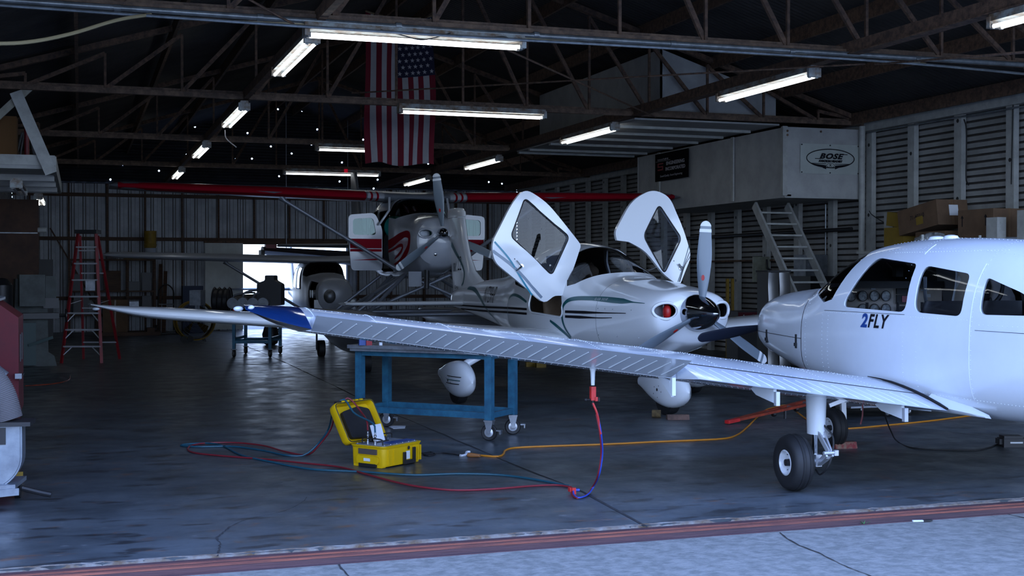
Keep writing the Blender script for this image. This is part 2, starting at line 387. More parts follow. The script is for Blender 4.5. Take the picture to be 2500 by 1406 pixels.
# cracks in floor and apron: narrow dark grooves following the photographed joints
def crack(name, pts, wd, z, mm='dark'):
    P = spline(pts, 6); m = MB(); L = []
    for i, p in enumerate(P):
        t = P[min(i + 1, len(P) - 1)] - P[max(i - 1, 0)]; t.normalize(); nn = Vector((-t.y, t.x, 0)); ww = wd * random.uniform(.4, 1.3); jj = random.uniform(-.4, .4) * wd
        L.append([p + nn * (jj + ww / 2) + Vector((0, 0, z)), p + nn * (jj - ww / 2) + Vector((0, 0, z))])
    m.loft(L, cap=False, closed=False); return struct(name, m, mm, smooth=False)
M['joint'] = mat('dirty_floor_joint', (.018, .018, .02), .9, var=.5, vscale=9)
crack('floor_joint', [G(1580, 1286), G(1500, 1245), G(1410, 1195), G(1290, 1150), G(1150, 1090), G(955, 1008), G(856, 962), G(701, 888), G(600, 845)], .022, .0025, 'joint')
crack('floor_crack', [G(528, 1360), G(535, 1330), G(528, 1315), G(545, 1300), G(560, 1287)], .012, .0025, 'joint')
crack('floor_crack', [G(560, 1287), G(600, 1270), G(690, 1250), G(740, 1225), G(748, 1215)], .005, .0025, 'joint')
crack('floor_joint', [G(2060, 1030), G(2230, 1045), G(2440, 1070), G(2700, 1100)], .012, .0025, 'joint')
AZ = -.05
crack('ground_crack', [G(1905, 1302, AZ), G(1945, 1330, AZ), G(2000, 1352, AZ), G(2060, 1382, AZ), G(2120, 1406, AZ), G(2180, 1440, AZ)], .011, .0035, 'joint')
crack('ground_crack', [G(825, 1380, AZ), G(860, 1420, AZ), G(880, 1450, AZ)], .013, .0035, 'joint')
crack('ground_crack', [G(2460, 1256, AZ), G(2520, 1270, AZ)], .012, .0035, 'joint')
# corrugated sheets as real waves
def corr(p0, uax, ulen, vax, vlen, nax, pitch, amp, k=6, nv=2, sharp=False):
    m = MB(); p0, uax, vax, nax = Vector(p0), Vector(uax), Vector(vax), Vector(nax); N = int(ulen / pitch * k); rows = []
    for i in range(N + 1):
        u = ulen * i / N; h = math.sin(2 * PI * u / pitch)
        if sharp: h = max(-1, min(1, h * 3))
        rows.append([p0 + uax * u + vax * (vlen * j / (nv - 1)) + nax * (amp * h) for j in range(nv)])
    m.loft(rows, cap=False, closed=False); return m
sl = Vector((XM - XR, 0, (XR - XM) * RISE)); sll = sl.length
m = corr((XR + .05, YD - .4, ZE + .1), (0, 1, 0), YB - YD + .5, sl.normalized(), sll + .05, (RISE, 0, 1), .11, .016, 5)
sl2 = Vector((XM - XL, 0, (XR - XM) * RISE))
m2 = corr((XL - .05, YD - .4, ZE + .1), (0, 1, 0), YB - YD + .5, sl2.normalized(), sl2.length + .05, (-RISE, 0, 1), .11, .016, 5)
m.add(m2.v, m2.f)
m.box((XM, 22.4, roof_z(XM) + .16), (.5, YB - YD + .6, .02))
struct('ceiling', m, 'roof')
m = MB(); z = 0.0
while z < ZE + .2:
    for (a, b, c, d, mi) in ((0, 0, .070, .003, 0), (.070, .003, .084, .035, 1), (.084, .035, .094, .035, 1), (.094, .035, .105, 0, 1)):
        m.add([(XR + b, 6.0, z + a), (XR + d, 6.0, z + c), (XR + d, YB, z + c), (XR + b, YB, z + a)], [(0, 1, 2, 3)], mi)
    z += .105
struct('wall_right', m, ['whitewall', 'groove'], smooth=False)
m = corr((XL, YD, 0), (0, 0, 1), ZE + .25, (0, 1, 0), YB - YD, (1, 0, 0), .105, .015, 5)
struct('wall_left', m, 'whitewall')
# back wall with the open doorway (x 4.5-7.5, z 0-2.5), ribbed vertical sheets, dark tin gable above the eave line
DX0, DX1, DZ = 4.5, 7.55, 2.5
def ribbed(x0, x1, z0, z1):
    m = MB(); x = x0; rows = []; prof = [(0, 0), (.03, .035), (.07, .035), (.10, 0), (.19, 0), (.195, .008), (.21, .008), (.215, 0)]
    while x < x1:
        for dx, h in prof:
            if x + dx < x1: rows.append([Vector((x + dx, YB - h, z0)), Vector((x + dx, YB - h, z1))])
        x += .305
    rows.append([Vector((x1, YB, z0)), Vector((x1, YB, z1))]); m.loft(rows, cap=False, closed=False); m.m = [1 if (i % 8) in (0, 2, 4) else 0 for i in range(len(m.m))]; return m
m = ribbed(XL, DX0, 0, ZE - .05); a = ribbed(DX0, DX1, DZ, ZE - .05); q = m.m + a.m; m.add(a.v, a.f); a = ribbed(DX1, XR, 0, ZE - .05); q += a.m; m.add(a.v, a.f); m.m = q
struct('wall_back', m, ['backtin', 'sheet_line'], smooth=False)
# gable: horizontal corrugation with small daylight nail holes
def gable_mat():
    mm = mat('dark_gable_tin', (.04, .042, .05), .6, metal=.2, var=.4, vscale=2); n = mm.node_tree; b = n.nodes['Principled BSDF']; out = n.nodes['Material Output']
    t = n.nodes.new('ShaderNodeTexCoord'); vo = n.nodes.new('ShaderNodeTexVoronoi'); vo.inputs['Scale'].default_value = 1.35
    lt = n.nodes.new('ShaderNodeMath'); lt.operation = 'LESS_THAN'; lt.inputs[1].default_value = .035
    tr = n.nodes.new('ShaderNodeBsdfTransparent'); mx = n.nodes.new('ShaderNodeMixShader')
    vo.voronoi_dimensions = '2D'; sx = n.nodes.new('ShaderNodeSeparateXYZ'); cx = n.nodes.new('ShaderNodeCombineXYZ')
    n.links.new(t.outputs['Object'], sx.inputs[0]); n.links.new(sx.outputs['X'], cx.inputs['X']); n.links.new(sx.outputs['Z'], cx.inputs['Y'])
    n.links.new(cx.outputs[0], vo.inputs['Vector']); n.links.new(vo.outputs['Distance'], lt.inputs[0]); n.links.new(lt.outputs[0], mx.inputs[0])
    n.links.new(b.outputs[0], mx.inputs[1]); n.links.new(tr.outputs[0], mx.inputs[2]); n.links.new(mx.outputs[0], out.inputs[0]); return mm
M['gable'] = gable_mat()
m = MB(); rows = []; N = 160
for i in range(N + 1):
    z = ZE - .05 + (roof_z(XM) + .15 - ZE) * i / N; hw = max(.05, (roof_z(XM) + .15 - z) / RISE)
    y = YB + .015 * math.sin(z * 2 * PI / .085)
    rows.append([Vector((max(XL, XM - hw), y, z)), Vector((min(XR, XM + hw), y, z))])
m.loft(rows, cap=False, closed=False); struct('wall_back_gable', m, 'gable')
# front wall over the door opening (outside the frame, it shades the hall)
m = MB(); m.prism([(XL - .3, YD, ZE + .12), (XR + .3, YD, ZE + .12), (XR + .3, YD, ZE + .25), (XM, YD, roof_z(XM) + .2), (XL - .3, YD, ZE + .25)], (0, .15, 0))
struct('wall_front', m, 'whitewall', smooth=False)
# back wall girts and studs
def tim(name, a, b, wd, hh, mm, **k):
    m = MB(); m.bar(a, b, wd, hh, **k); return build(name, m, mm, smooth=False)
for i, (z, x0, x1) in enumerate([(3.85, XL, XR), (2.62, XL, XR), (.95, XL, DX0 - .1), (.95, DX1 + .1, XR)]):
    tag(tim('wall_girt', (x0, YB - .09, z), (x1, YB - .09, z), .07, .10, 'wood'), ['brown timber girt just under the eave of the back wall', 'brown timber girt along the middle of the back wall', 'low brown girt on the back wall left of the open doorway', 'low brown girt on the back wall right of the open doorway'][i], 'beam')
k = 0
for i in range(15):
    x = XL + .45 + i * 1.02
    z0 = DZ + .1 if DX0 - .1 < x < DX1 + .1 else 0.0
    o = tim('wall_stud', (x, YB - .14, z0), (x, YB - .14, ZE - .05), .05, .09, 'wood', up=(0, 1, 0))
    if z0: tag(o, 'brown timber stud above the open back doorway', 'stud', 'studs above the back doorway')
    elif x < DX0: tag(o, 'brown timber stud on the back wall left of the open doorway', 'stud', 'studs left of the back doorway')
    else: tag(o, 'brown timber stud on the back wall right of the open doorway', 'stud', 'studs right of the back doorway')
m = MB(); m.box(((DX0 + DX1) / 2, YB - .12, DZ + .05), (DX1 - DX0 + .3, .12, .12)); struct('trim_3', m, 'wood', smooth=False)
# sliding door leaf pushed left of the opening
m = MB()
for i in range(5): m.box((3.52 + i * .215, YB - .24, 1.28), (.205, .03, 2.5)); m.box((3.52 + i * .215 - .105, YB - .25, 1.28), (.02, .03, 2.5))
d1 = struct('door_1', m, mat('cream_sheet_door', (.62, .64, .60), .6, var=.15, vscale=2), smooth=False)
m = MB(); m.box((3.95, YB - .25, 2.55), (1.15, .05, .06)); o = build('door_rail', m, 'rust', d1)
# right wall eave plate and C-section posts with round holes
m = MB(); m.box((XR - .12, 22, ZE - .02), (.10, 30, .22)); m.box((XR - .2, 22, ZE + .12), (.12, 30, .03)); struct('trim_4', m, 'whitepost', smooth=False)
m = MB(); m.tube([(XR - .16, 8, ZE - .22), (XR - .16, 18.4, ZE - .16), (XR - .16, 24, ZE - .16)], .014, 8); tag(build('conduit_pipe', m, 'conduit'), 'thin grey conduit along the eave of the right wall', 'pipe')
M['fixture2'] = M['fixture']
def post_mb():
    m = MB(); H = ZE - .1
    out = [(-.085, 0), (.085, 0), (.085, .09), (.075, .09), (.075, .012), (-.075, .012), (-.075, .09), (-.085, .09)]
    m.prism([(-.1 + q[1] * 1.0, q[0], 0) for q in out], (0, 0, H)); return m
posts = []; pn = 0
hz = [.7, 1.35, 2.0, 2.65, 3.3, 3.85]
y = 8.2
plab = {}
while y < 37:
    o = build('wall_post', post_mb(), 'whitepost', smooth=False); o.location = (XR - .02, y, 0)
    for i, z in enumerate(hz[(pn % 2)::2]):
        q = MB(); q.lathe([(.03, 0), (.035, .004), (.034, .008), (.001, .008)], (-.101, 0, z + .15 * (pn % 3)), 'X', 14); build('bolt_hole', q, 'dark', o).rotation_euler = (0, 0, 0)
    if y < 18.8: tag(o, 'white steel post with round holes on the right wall, nearer than the box room', 'post', 'right wall posts before the box room')
    elif y < 25.2: tag(o, 'grey white steel post on the right wall beneath the raised box room', 'post', 'right wall posts under the box room')
    else: tag(o, 'dim steel post on the far right wall behind the raised box room', 'post', 'far right wall posts')
    pn += 1; y += 1.165
# ------------------------------------------------------------------ roof trusses
TY = [12.8, 18.8, 25.0, 31.2]
M['rust2'] = mat('brown_rusty_chord', (.17, .108, .07), .75, col2=(.07, .045, .033), vscale=10, bump=.3)
def truss(y, label):
    t = thing('roof_truss', label, 'roof truss', (0, y, 0))
    W = .07
    m = MB(); m.bar((XL, 0, ZE + .0), (XR - .1, 0, ZE + .0), .09, .07); m.bar((XL, .03, ZE + .05), (XR - .1, .03, ZE + .05), .01, .06); build('bottom_chord', m, 'rust2', t, smooth=False)
    for s, xe in ((-1, XL), (1, XR - .1)):
        m = MB(); m.bar((xe, 0, ZE + .03), (XM, 0, roof_z(XM) - .10), .09, .08); build('top_chord', m, 'rust', t, smooth=False)
    P = 1.05
    for s in (-1, 1):
        for i in range(0 if s > 0 else 1, 7):
            x = XM + s * P * i
            m = MB(); m.bar((x, 0, ZE + .02), (x, 0, roof_z(x) - .14), .035, .035, up=(0, 1, 0)); build('vertical_member', m, 'rust', t, smooth=False)
            x2 = XM + s * P * (i + 1)
            if i < 6 or True:
                m = MB(); m.bar((x, 0.03, roof_z(x) - .14), (x2, 0.03, ZE + .03), .055, .045, up=(0, 1, 0)); build('diagonal_member', m, 'rust', t, smooth=False)
        if s < 0 or True:
            x = XM; m = MB()
    return t
truss(TY[0], 'nearest rusty roof truss, with the conduits strapped along its lower chord')
truss(TY[1], 'second rusty roof truss, ending above the raised white box room')
truss(TY[2], 'third rusty roof truss back, just behind the hanging flag')
truss(TY[3], 'farthest dim roof truss before the back gable')
# purlins running front to back under the tin
for s, g in ((1, 'right'), (-1, 'left')):
    for i in range(6):
        x = XM + s * (.35 + i * 1.32); z = roof_z(x) - .06
        m = MB(); m.bar((x, YD + .2, z), (x, YB - .05, z), .045, .2)
        tag(build('roof_purlin', m, 'rust', smooth=False), 'long dark purlin under the %s roof slope' % g, 'beam', '%s slope roof purlins' % g)
# long beams under the truss line that carry the side lamps
m = MB(); m.box((8.5, 22.6, ZE + .045), (.10, 29.6, .14)); m.box((8.5, 22.6, ZE - .028), (.16, 29.6, .014)); tag(build('lighting_beam', m, 'rust', smooth=False), 'long brown beam running back over the right row of tube lamps', 'beam')
m = MB(); m.box((2.3, 22.6, ZE + .025), (.08, 29.6, .12)); tag(build('lighting_beam', m, 'rust', smooth=False), 'long dark beam running back over the left row of tube lamps', 'beam')
# conduits under the first truss
m = MB(); m.tube([(XL, 12.72, ZE - .03), (4, 12.72, ZE - .05), (XR - .2, 12.72, ZE - .01)], .030, 10)
for x in (-1, .35, 1.7, 3.1, 4.6, 6.2, 7.7, 9.4, 11): m.tube([(x - .03, 12.72, ZE - .04), (x + .03, 12.72, ZE - .04)], .038, 10)
tag(build('conduit_pipe', m, 'conduit'), 'upper thick grey conduit strapped along the nearest truss', 'pipe')
m = MB(); m.tube(spline([(XL, 12.59, ZE - .10), (3, 12.59, ZE - .13), (7, 12.59, ZE - .11), (9.5, 12.59, ZE - .12), (XR - .2, 12.59, ZE - .22)], 6), .016, 8)
tag(build('conduit_pipe', m, 'conduit'), 'lower thin grey conduit sagging under the nearest truss', 'pipe')
m = MB(); m.tube(spline([(1.4, 12.69, ZE - .10), (3, 12.69, ZE - .085), (6, 12.69, ZE - .10), (9.5, 12.69, ZE - .09)], 6), .012, 6)
tag(build('cable', m, mat('cream_cable', (.40, .33, .20), .6)), 'cream cable lying between the two conduits on the nearest truss', 'cable')
def rod(pts, label, r=.012):
    m = MB(); m.tube(pts, r, 6); tag(build('brace_rod', m, 'rust'), label, 'rod')
rod([PY(600, -5, 12.6), PY(735, 70, 12.7)], 'short rusty brace rod meeting the nearest truss left of the flag')
rod([PY(1215, 112, 12.9), PY(1600, 287, 18.6)], 'rusty brace rod slanting down from the nearest truss past the flag')
rod([PY(2110, 157, 12.75), PY(860, 228, 18.7)], 'long thin rusty brace rod crossing behind the nearest truss')
rod([PY(2135, 158, 12.7), PY(2520, 127, 8.2)], 'rusty brace rod running forward at upper right')
m = MB(); m.tube(spline([PY(-60, 108, 11.5), PY(60, 105, 11.6), PY(170, 85, 11.9), PY(290, 50, 12.3), PY(370, 37, 12.65)], 8), .017, 8)
tag(build('cable', m, mat('tan_cable', (.30, .25, .14), .7)), 'thick tan cable sagging across the upper left corner', 'cable')
# ------------------------------------------------------------------ raised white box room, loft and its soffit
bx = thing('box_room', 'raised white plywood box room on the right wall above the stair', 'room')
m = MB(); m.box((11.27 + .03, 21.8, 3.54), (.03, 6.0, 1.16)); m.box((12.01, 18.82, 3.54), (1.47, .03, 1.16)); m.box((12.01, 24.8, 3.54), (1.47, .03, 1.16))
m.box((12.01, 21.8, 2.97), (1.47, 6.0, .04)); build('wall_panel', m, 'ply_w', bx, smooth=False)
m = MB(); m.box((11.26, 18.8, 3.545), (.09, .02, 1.17)); m.box((11.25, 18.85, 3.545), (.02, .1, 1.17)); build('corner_trim', m, 'whitepost', bx, smooth=False)
for yy in (20.6, 23.7):
    m = MB(); m.box((11.25, yy, 3.54), (.03, .09, 1.16)); build('seam_batten', m, 'whitepost', bx, smooth=False)
m = MB(); m.box((11.32, 21.8, 2.955), (.12, 6.0, .05)); m.box((12.01, 18.86, 2.955), (1.47, .10, .06)); build('floor_joist', m, 'ply_w', bx, smooth=False)
for xx, zz in ((11.30, 4.05), (11.30, 3.98), (11.95, 4.06)):
    m = MB(); m.lathe([(.02, 0), (.02, -.006), (.001, -.008)], (xx, 18.79, zz), 'Y', 10); build('bolt', m, 'rust', bx)
lf = thing('loft_room', 'dim white plywood loft closed in under the right roof slope', 'room')
m = MB(); m.prism([(9.05, 19.0, ZE + .08), (11.2, 19.0, ZE + .08), (11.2, 19.0, roof_z(11.2) - .12), (9.05, 19.0, roof_z(9.05) - .12)], (0, .03, 0)); build('front_panel', m, 'ply_w', lf, smooth=False)
m = MB(); m.prism([(9.05, 19.0, ZE + .08), (9.05, 24.8, ZE + .08), (9.05, 24.8, roof_z(9.05) - .12), (9.05, 19.0, roof_z(9.05) - .12)], (.03, 0, 0)); build('side_panel', m, 'ply_w', lf, smooth=False)
m = MB(); m.box((9.95, 22.0, 4.18), (2.7, 5.9, .03)); build('soffit_board', m, 'ply_w', lf, smooth=False)
for yy in (19.9, 20.9, 21.9, 23.0, 24.2, 24.85):
    m = MB(); m.box((9.9, yy, 4.145), (2.6, .10, .05)); build('soffit_batten', m, 'whitepost', lf, smooth=False)
m = MB(); m.tube([(12.72, 18.72, 0), (12.72, 18.72, ZE - .05)], .055, 14); tag(build('support_post', m, 'whitepost'), 'round white pipe post at the right front corner of the box room', 'post')
# banner on the box room
bn = thing('vinyl_banner', 'cream vinyl banner with a winged oval headset logo', 'banner')
A = PY(1953, 350, 18.78); B = PY(2096, 356, 18.78); Cc = PY(1950, 423, 18.78); cx = (A.x + B.x) / 2; czz = (A.z + Cc.z) / 2; bw = B.x - A.x; bh = A.z - Cc.z
m = MB(); rows = []
for i in range(13):
    r = []
    for j in range(9):
        u, v = i / 12, j / 8; r.append(Vector((cx + (u - .5) * bw, 18.775 - .012 * abs(math.sin(u * PI * 2)) * math.sin(v * PI) , czz + (v - .5) * bh)))
    rows.append(r)
m.loft(rows, cap=False, closed=False); m2 = MB(); m2.v = [p + Vector((0, .006, 0)) for p in m.v]; m.add(m2.v, m.f[:]); build('vinyl_sheet', m, 'banner', bn)
for u in (0.02, .5, .98):
    for v in (.04, .96):
        m = MB(); m.lathe([(.012, 0), (.012, -.008), (.001, -.01)], (cx + (u - .5) * bw, 18.772, czz + (v - .5) * bh), 'Y', 10); build('grommet', m, 'dark', bn)
T = frame_xf((0, 18.758, 0), (1, 0, 0), (0, 0, 1), (0, -1, 0))
def puttext(txt, size, x, z, mm, par, y, nm='lettering', shear=0, bold=0, sx=1.0, space=1.0):
    q = textmesh(txt, size, shear, .001, bold, space=space); q.xf(Matrix.Diagonal((sx, 1, 1, 1))); q.xf(frame_xf((x, y, z), (1, 0, 0), (0, 0, 1), (0, -1, 0))); return build(nm, q, mm, par, smooth=False)
m = MB(); ew, eh = bw * .405, bh * .31; n = 60; ring1 = []
for k in range(n): a = 2 * PI * k / n; ring1.append(Vector((cx + ew * math.cos(a), 18.757, czz + .01 + eh * math.sin(a))))
m.tube(ring1, .008, 6, closed=True); build('oval_outline', m, 'ink', bn)
puttext('BOSE', bh * .245, cx, czz + bh * .085, 'ink', bn, 18.757, shear=.35, bold=.006, sx=1.4, space=1.12)
m = MB(); m.box((cx - bw * .215, 18.757, czz + bh * .005), (bw * .10, .003, .012)); m.box((cx + bw * .23, 18.757, czz + bh * .165), (bw * .12, .003, .012)); build('logo_bar', m, 'ink', bn, smooth=False)
puttext('AVIATION HEADSET', bh * .095, cx, czz - bh * .075, 'ink', bn, 18.757, bold=.004, sx=1.05)
for s in (-1, 1):
    m = MB()
    for k in range(7):
        x0 = cx + s * bw * .075; x1 = cx + s * (bw * .34 - k * bw * .034); z0 = czz - bh * (.145 + .022 * k)
        m.prism([(x0, 18.758, z0 - .004 - .02 * (k > 0)), (x1, 18.758, z0), (x1 - s * .01, 18.758, z0 - .012), (x0, 18.758, z0 - .014 - .02 * (k > 0))], (0, -.002, 0))
    build('wing_emblem', m, 'ink', bn, smooth=False)
m = MB(); ring1 = [Vector((cx + bw * .065 * math.cos(2 * PI * k / 24), 18.756, czz - bh * .215 + bh * .075 * math.sin(2 * PI * k / 24))) for k in range(24)]
m.tube(ring1, .003, 6, closed=True); build('emblem_ring', m, 'ink', bn)
puttext('X', bh * .13, cx, czz - bh * .215, 'ink', bn, 18.757, shear=-.1)
# black dealer sign on the side of the box room
sg = thing('dealer_sign', 'black rectangular sign with red and white lettering on the side of the box room', 'sign')
p0 = PX(1601, 380, 11.24); p1 = PX(1681, 362, 11.24); p2 = PX(1681, 432, 11.24)
yc = (p0.y + p1.y) / 2; yw = abs(p0.y - p1.y); zc = (p1.z + p2.z) / 2; zh = p1.z - p2.z
m = MB(); m.box((11.23, yc, zc), (.015, yw, zh)); build('sign_board', m, mat('black_sign_paint', (.004, .004, .005), .8, spec=.05), sg, smooth=False)
def sidetext(txt, size, yoff, zoff, mm, bold=0, shear=0, sx=1.0):
    q = textmesh(txt, size, shear, .001, bold); q.xf(Matrix.Diagonal((sx, 1, 1, 1))); q.xf(frame_xf((11.218, yc + yoff, zc + zoff), (0, -1, 0), (0, 0, 1), (-1, 0, 0))); build('lettering', q, mm, sg, smooth=False)
sidetext('Authorized Dealer for', zh * .10, yw * .25, zh * .28, 'signwhite', shear=.2)
sidetext('ENGINEERING', zh * .17, -yw * .13, zh * .10, 'signwhite', .003, sx=1.35)
sidetext('INCORPORATED', zh * .17, -yw * .13, -zh * .10, 'signwhite', .003, sx=1.22)
sidetext('Sound Quality. Sound Engineering', zh * .105, 0, -zh * .33, 'signwhite', shear=.2, sx=1.25)
m = MB()
for dz in (.13, .02, -.09): m.box((11.22, yc + yw * .33, zc + zh * dz), (.004, yw * .17, zh * .045))
m.box((11.22, yc + yw * .40, zc + zh * .075), (.004, yw * .03, zh * .12)); m.box((11.22, yc + yw * .26, zc - zh * .035), (.004, yw * .03, zh * .12)); build('red_letter_mark', m, 'signred', sg, smooth=False)
m = MB(); m.box((11.22, yc + yw * .25, zc + zh * .22), (.004, yw * .45, zh * .012)); build('underline', m, 'signwhite', sg, smooth=False)
# steep stair up to the box room
st = thing('ship_stair', 'steep grey wooden stair climbing to the raised box room', 'stair')
ya, za, yb, zb = 20.1, 2.87, 17.65, 0.0
for x, nm in ((11.42, 0), (12.08, 1)):
    m = MB(); m.bar((x, ya, za), (x, yb, zb + .02), .045, .15); build('stringer', m, 'whitepost', st, smooth=False)
nst = 14
for i in range(nst):
    f = (i + .7) / nst; m = MB(); m.box((11.75, ya + (yb - ya) * f, za + (zb - za) * f), (.62, .16, .03)); build('tread', m, 'whitepost', st, smooth=False)
# ------------------------------------------------------------------ fluorescent fixtures
def fixture(label, group, a, b, on=True, hang=False):
    a, b = Vector(a), Vector(b); d = (b - a); L = d.length; rz = math.atan2(-d.x, d.y)
    t = thing('tube_lamp', label, 'tube lamp', (a + b) / 2, rz, group)
    m = MB(); m.prism([(-.075, -L / 2, .0), (.075, -L / 2, 0), (.055, -L / 2, .075), (-.055, -L / 2, .075)], (0, L, 0)); build('housing', m, 'fixture', t, smooth=False)
    for s in (-1, 1):
        m = MB(); m.box((0, s * (L / 2 - .02), -.01), (.17, .05, .11)); m.box((-.05, s * (L / 2 - .045), -.05), (.03, .03, .05)); m.box((.05, s * (L / 2 - .045), -.05), (.03, .03, .05)); build('end_cap', m, 'fixture', t, smooth=False)
    if hang:
        for y in (-.8, .8): m = MB(); m.tube([(0, y, .07), (0, y, roof_z(a.x) - a.z + .09)], .006, 5); build('hanging_wire', m, 'steel', t)
    for x in (-.05, .05):
        m = MB(); m.tube([(x, -L / 2 + .06, -.05), (x, L / 2 - .06, -.05)], .019, 10); build('glowing_tube' if on else 'dead_tube', m, 'tube' if on else 'lamp_off', t)
    return t
zz = ZE - .16
labs = ['nearest and longest crosswise tube lamp under the first truss', 'crosswise tube lamp in front of the lower half of the flag', 'crosswise tube lamp passing behind the flag', 'farthest crosswise tube lamp, low above the red wing']
for i, (x0, x1) in enumerate(((2.13, 4.45), (4.55, 6.9), (4.4, 6.75), (4.7, 7.1))):
    fixture(labs[i], 'crosswise tube lamps', (x1, TY[i] - (.12 if i else .10), ZE - (.09 if i else .14)), (x0, TY[i] - (.12 if i else .10), ZE - (.09 if i else .14)))
ll = ['nearest twin tube lamp of the left row, beside the end of the long crosswise lamp', 'second twin tube lamp of the left row, with a cord dangling from it', 'third twin tube lamp of the left row', 'farthest and smallest twin tube lamp of the left row']
for i, y0 in enumerate((13.2, 18.95, 24.8, 31.0)): fixture(ll[i], 'left row tube lamps', (2.3, y0, zz + .05), (2.3, y0 + 2.4, zz + .05))
rl = ['tube lamp of the right row at the upper right corner of the view', 'nearest fully visible tube lamp of the right row, left above the box room', 'second tube lamp of the right row, under the white soffit', 'third tube lamp of the right row, right of the flag', 'farthest tube lamp of the right row, beside a grey propeller blade']
for i, y0 in enumerate((7.9, 13.5, 19.6, 25.8, 31.6)): fixture(rl[i], 'right row tube lamps', (8.5, y0, zz + .05), (8.5, y0 + 2.4, zz + .05))
fixture('small twin tube lamp under the left storage platform', None, (-.78, 27.2, 3.2), (-.78, 29.6, 3.2), hang=True)
fixture('second small lamp under the left platform, above the other one', None, (-.85, 19.4, 2.93), (-.85, 21.2, 2.93), on=False)
def cord(name, label, pts, r, mm, k=8, cat='cord', n=8, group=None):
    m = MB(); m.tube(spline(pts, k), r, n); return tag(build(name, m, mm), label, cat, group)
cord('lamp_cord', 'loose cord dangling from the second left lamp', [PY(550, 318, 21.3), PY(553, 338, 21.3), PY(578, 360, 21.3)], .009, M['signwhite'])
cord('lamp_cord', 'thin black wire looped over the nearest crosswise lamp', [PY(930, 74, 12.62), PY(985, 88, 12.61), PY(1025, 98, 12.60), PY(1060, 94, 12.61), PY(1100, 82, 12.62)], .006, 'dark')
cord('lamp_cord', 'thin black wire on the right end of the nearest crosswise lamp', [PY(1205, 92, 12.62), PY(1230, 91, 12.61), PY(1255, 100, 12.62)], .006, 'dark')
m = MB(); m.box(PY(845, 417, 31.0), (.08, .05, .08)); tag(build('exit_lamp', m, emis('red_pilot_light', (.5, .0, .02), .5), smooth=False), 'tiny red light on the farthest crosswise lamp', 'light')
# ------------------------------------------------------------------ the flag
fl = thing('flag', 'large star-spangled flag hanging vertically from the roof', 'flag')
FY = 22.6; fa = PY(893, 28, FY); fb = PY(1060, 404, FY); fw = fb.x - fa.x; fh = fa.z - fb.z; NS = 13
def fpt(u, v):
    sag = .18 * math.sin(PI * min(1, max(0, u))) * (1 - v) * .6 + (.10 * (1 - v) * (1 - u))*0
    return Vector((fa.x + (u + .012 * math.sin(v * 7 + u * 4)) * fw, FY + .05 * math.sin(u * 16 + v * 2) * (.4 + v) + .03 * math.sin(v * 9), fa.z - v * fh - sag + .03 * math.sin(u * 9) * v))
def fcell(u0, u1, v0, v1, off=0, nu=4, nv=30):
    m = MB(); m.loft([[fpt(u0 + (u1 - u0) * i / nu, v0 + (v1 - v0) * j / nv) + Vector((0, off, 0)) for j in range(nv + 1)] for i in range(nu + 1)], cap=False, closed=False); return m
for col in (0, 1):
    mm = MB()
    for k in range(NS):
        if k % 2 == col:
            c = fcell(k / NS, (k + 1) / NS, 0 if k < 6 else .40, 1); mm.add(c.v, c.f)
    build('red_stripes' if col == 0 else 'white_stripes', mm, 'flag_r' if col == 0 else 'flag_w', fl)
c = fcell(6 / NS, 1, 0, .40, 0, 16, 16); build('blue_canton', c, 'flag_b', fl)
mm = MB()
for i in range(9):
    for j in range(6 if i % 2 == 0 else 5):
        u = 6 / NS + (7 / NS) * ((j + (.5 if i % 2 == 0 else 1.0)) / 6); v = .40 * (i + .6) / 9.2; c0 = fpt(u, v) + Vector((0, -.02, 0)); pts = []
        for k in range(10):
            r = .045 if k % 2 == 0 else .018; a = PI / 2 + k * PI / 5; pts.append(c0 + Vector((r * math.cos(a), 0, r * math.sin(a))))
        n0 = len(mm.v); mm.v += pts + [c0]; mm.f += [(n0 + k, n0 + (k + 1) % 10, n0 + 10) for k in range(10)]; mm.m += [0] * 10
build('stars', mm, 'flag_w', fl, smooth=False)
m = MB(); m.tube([fpt(i / 14, 0) for i in range(15)], .02, 6); build('hem_rope', m, mat('tan_flag_rope', (.25, .18, .10), .8), fl)
# ================================================================== low-wing aircraft in the foreground (seen from its left rear)
def cut2(o, cutter_mbs, t, inner):
    """give a closed loft a wall thickness (inner faces take the second slot) and cut openings"""
    o.data.materials.append(M[inner])
    md = o.modifiers.new('s', 'SOLIDIFY'); md.thickness = t; md.offset = -1; md.material_offset = 1
    return cut(o, cutter_mbs)
def side_cutter(poly, x0, x1):
    m = MB(); m.prism([(x0, p[0], p[1]) for p in poly], (x1 - x0, 0, 0)); return m
def pane(fu, poly, x0, x1, name, mm, parent, y0, y1, inset=.008):
    a = fu.mb(.05, inset, 64, y0, y1); o = build(name, a, mm)
    return_o = cut(o, [side_cutter(poly, x0, x1)], 'INTERSECT'); o.parent = parent
    # keep only the skin, drop the cutter walls
    bm = bmesh.new(); bm.from_mesh(o.data); dl = []
    for f in bm.faces:
        c = f.calc_center_median()
        if abs(abs(c.x) - (fu.x(c.y, c.z) - inset)) > .03 and abs(c.z - (fu.z(c.y, c.x) - inset)) > .03: dl.append(f)
    bmesh.ops.delete(bm, geom=dl, context='FACES'); bm.to_mesh(o.data); bm.free(); return o
def rivets(pts, r=.006):
    m = MB()
    for p, n in pts:
        n = Vector(n).normalized(); u = n.cross(Vector((.3, .5, .8))).normalized(); v = n.cross(u); p = Vector(p)
        m.add([p + u * r, p + v * r, p - u * r, p - v * r, p + n * r * .9], [(0, 1, 4), (1, 2, 4), (2, 3, 4), (3, 0, 4)])
    return m
Hh = Vector((-.276, .961)); hw_ = C2W(Hh[0], Hh[1]); PRZ = math.atan2(-hw_.x, hw_.y)
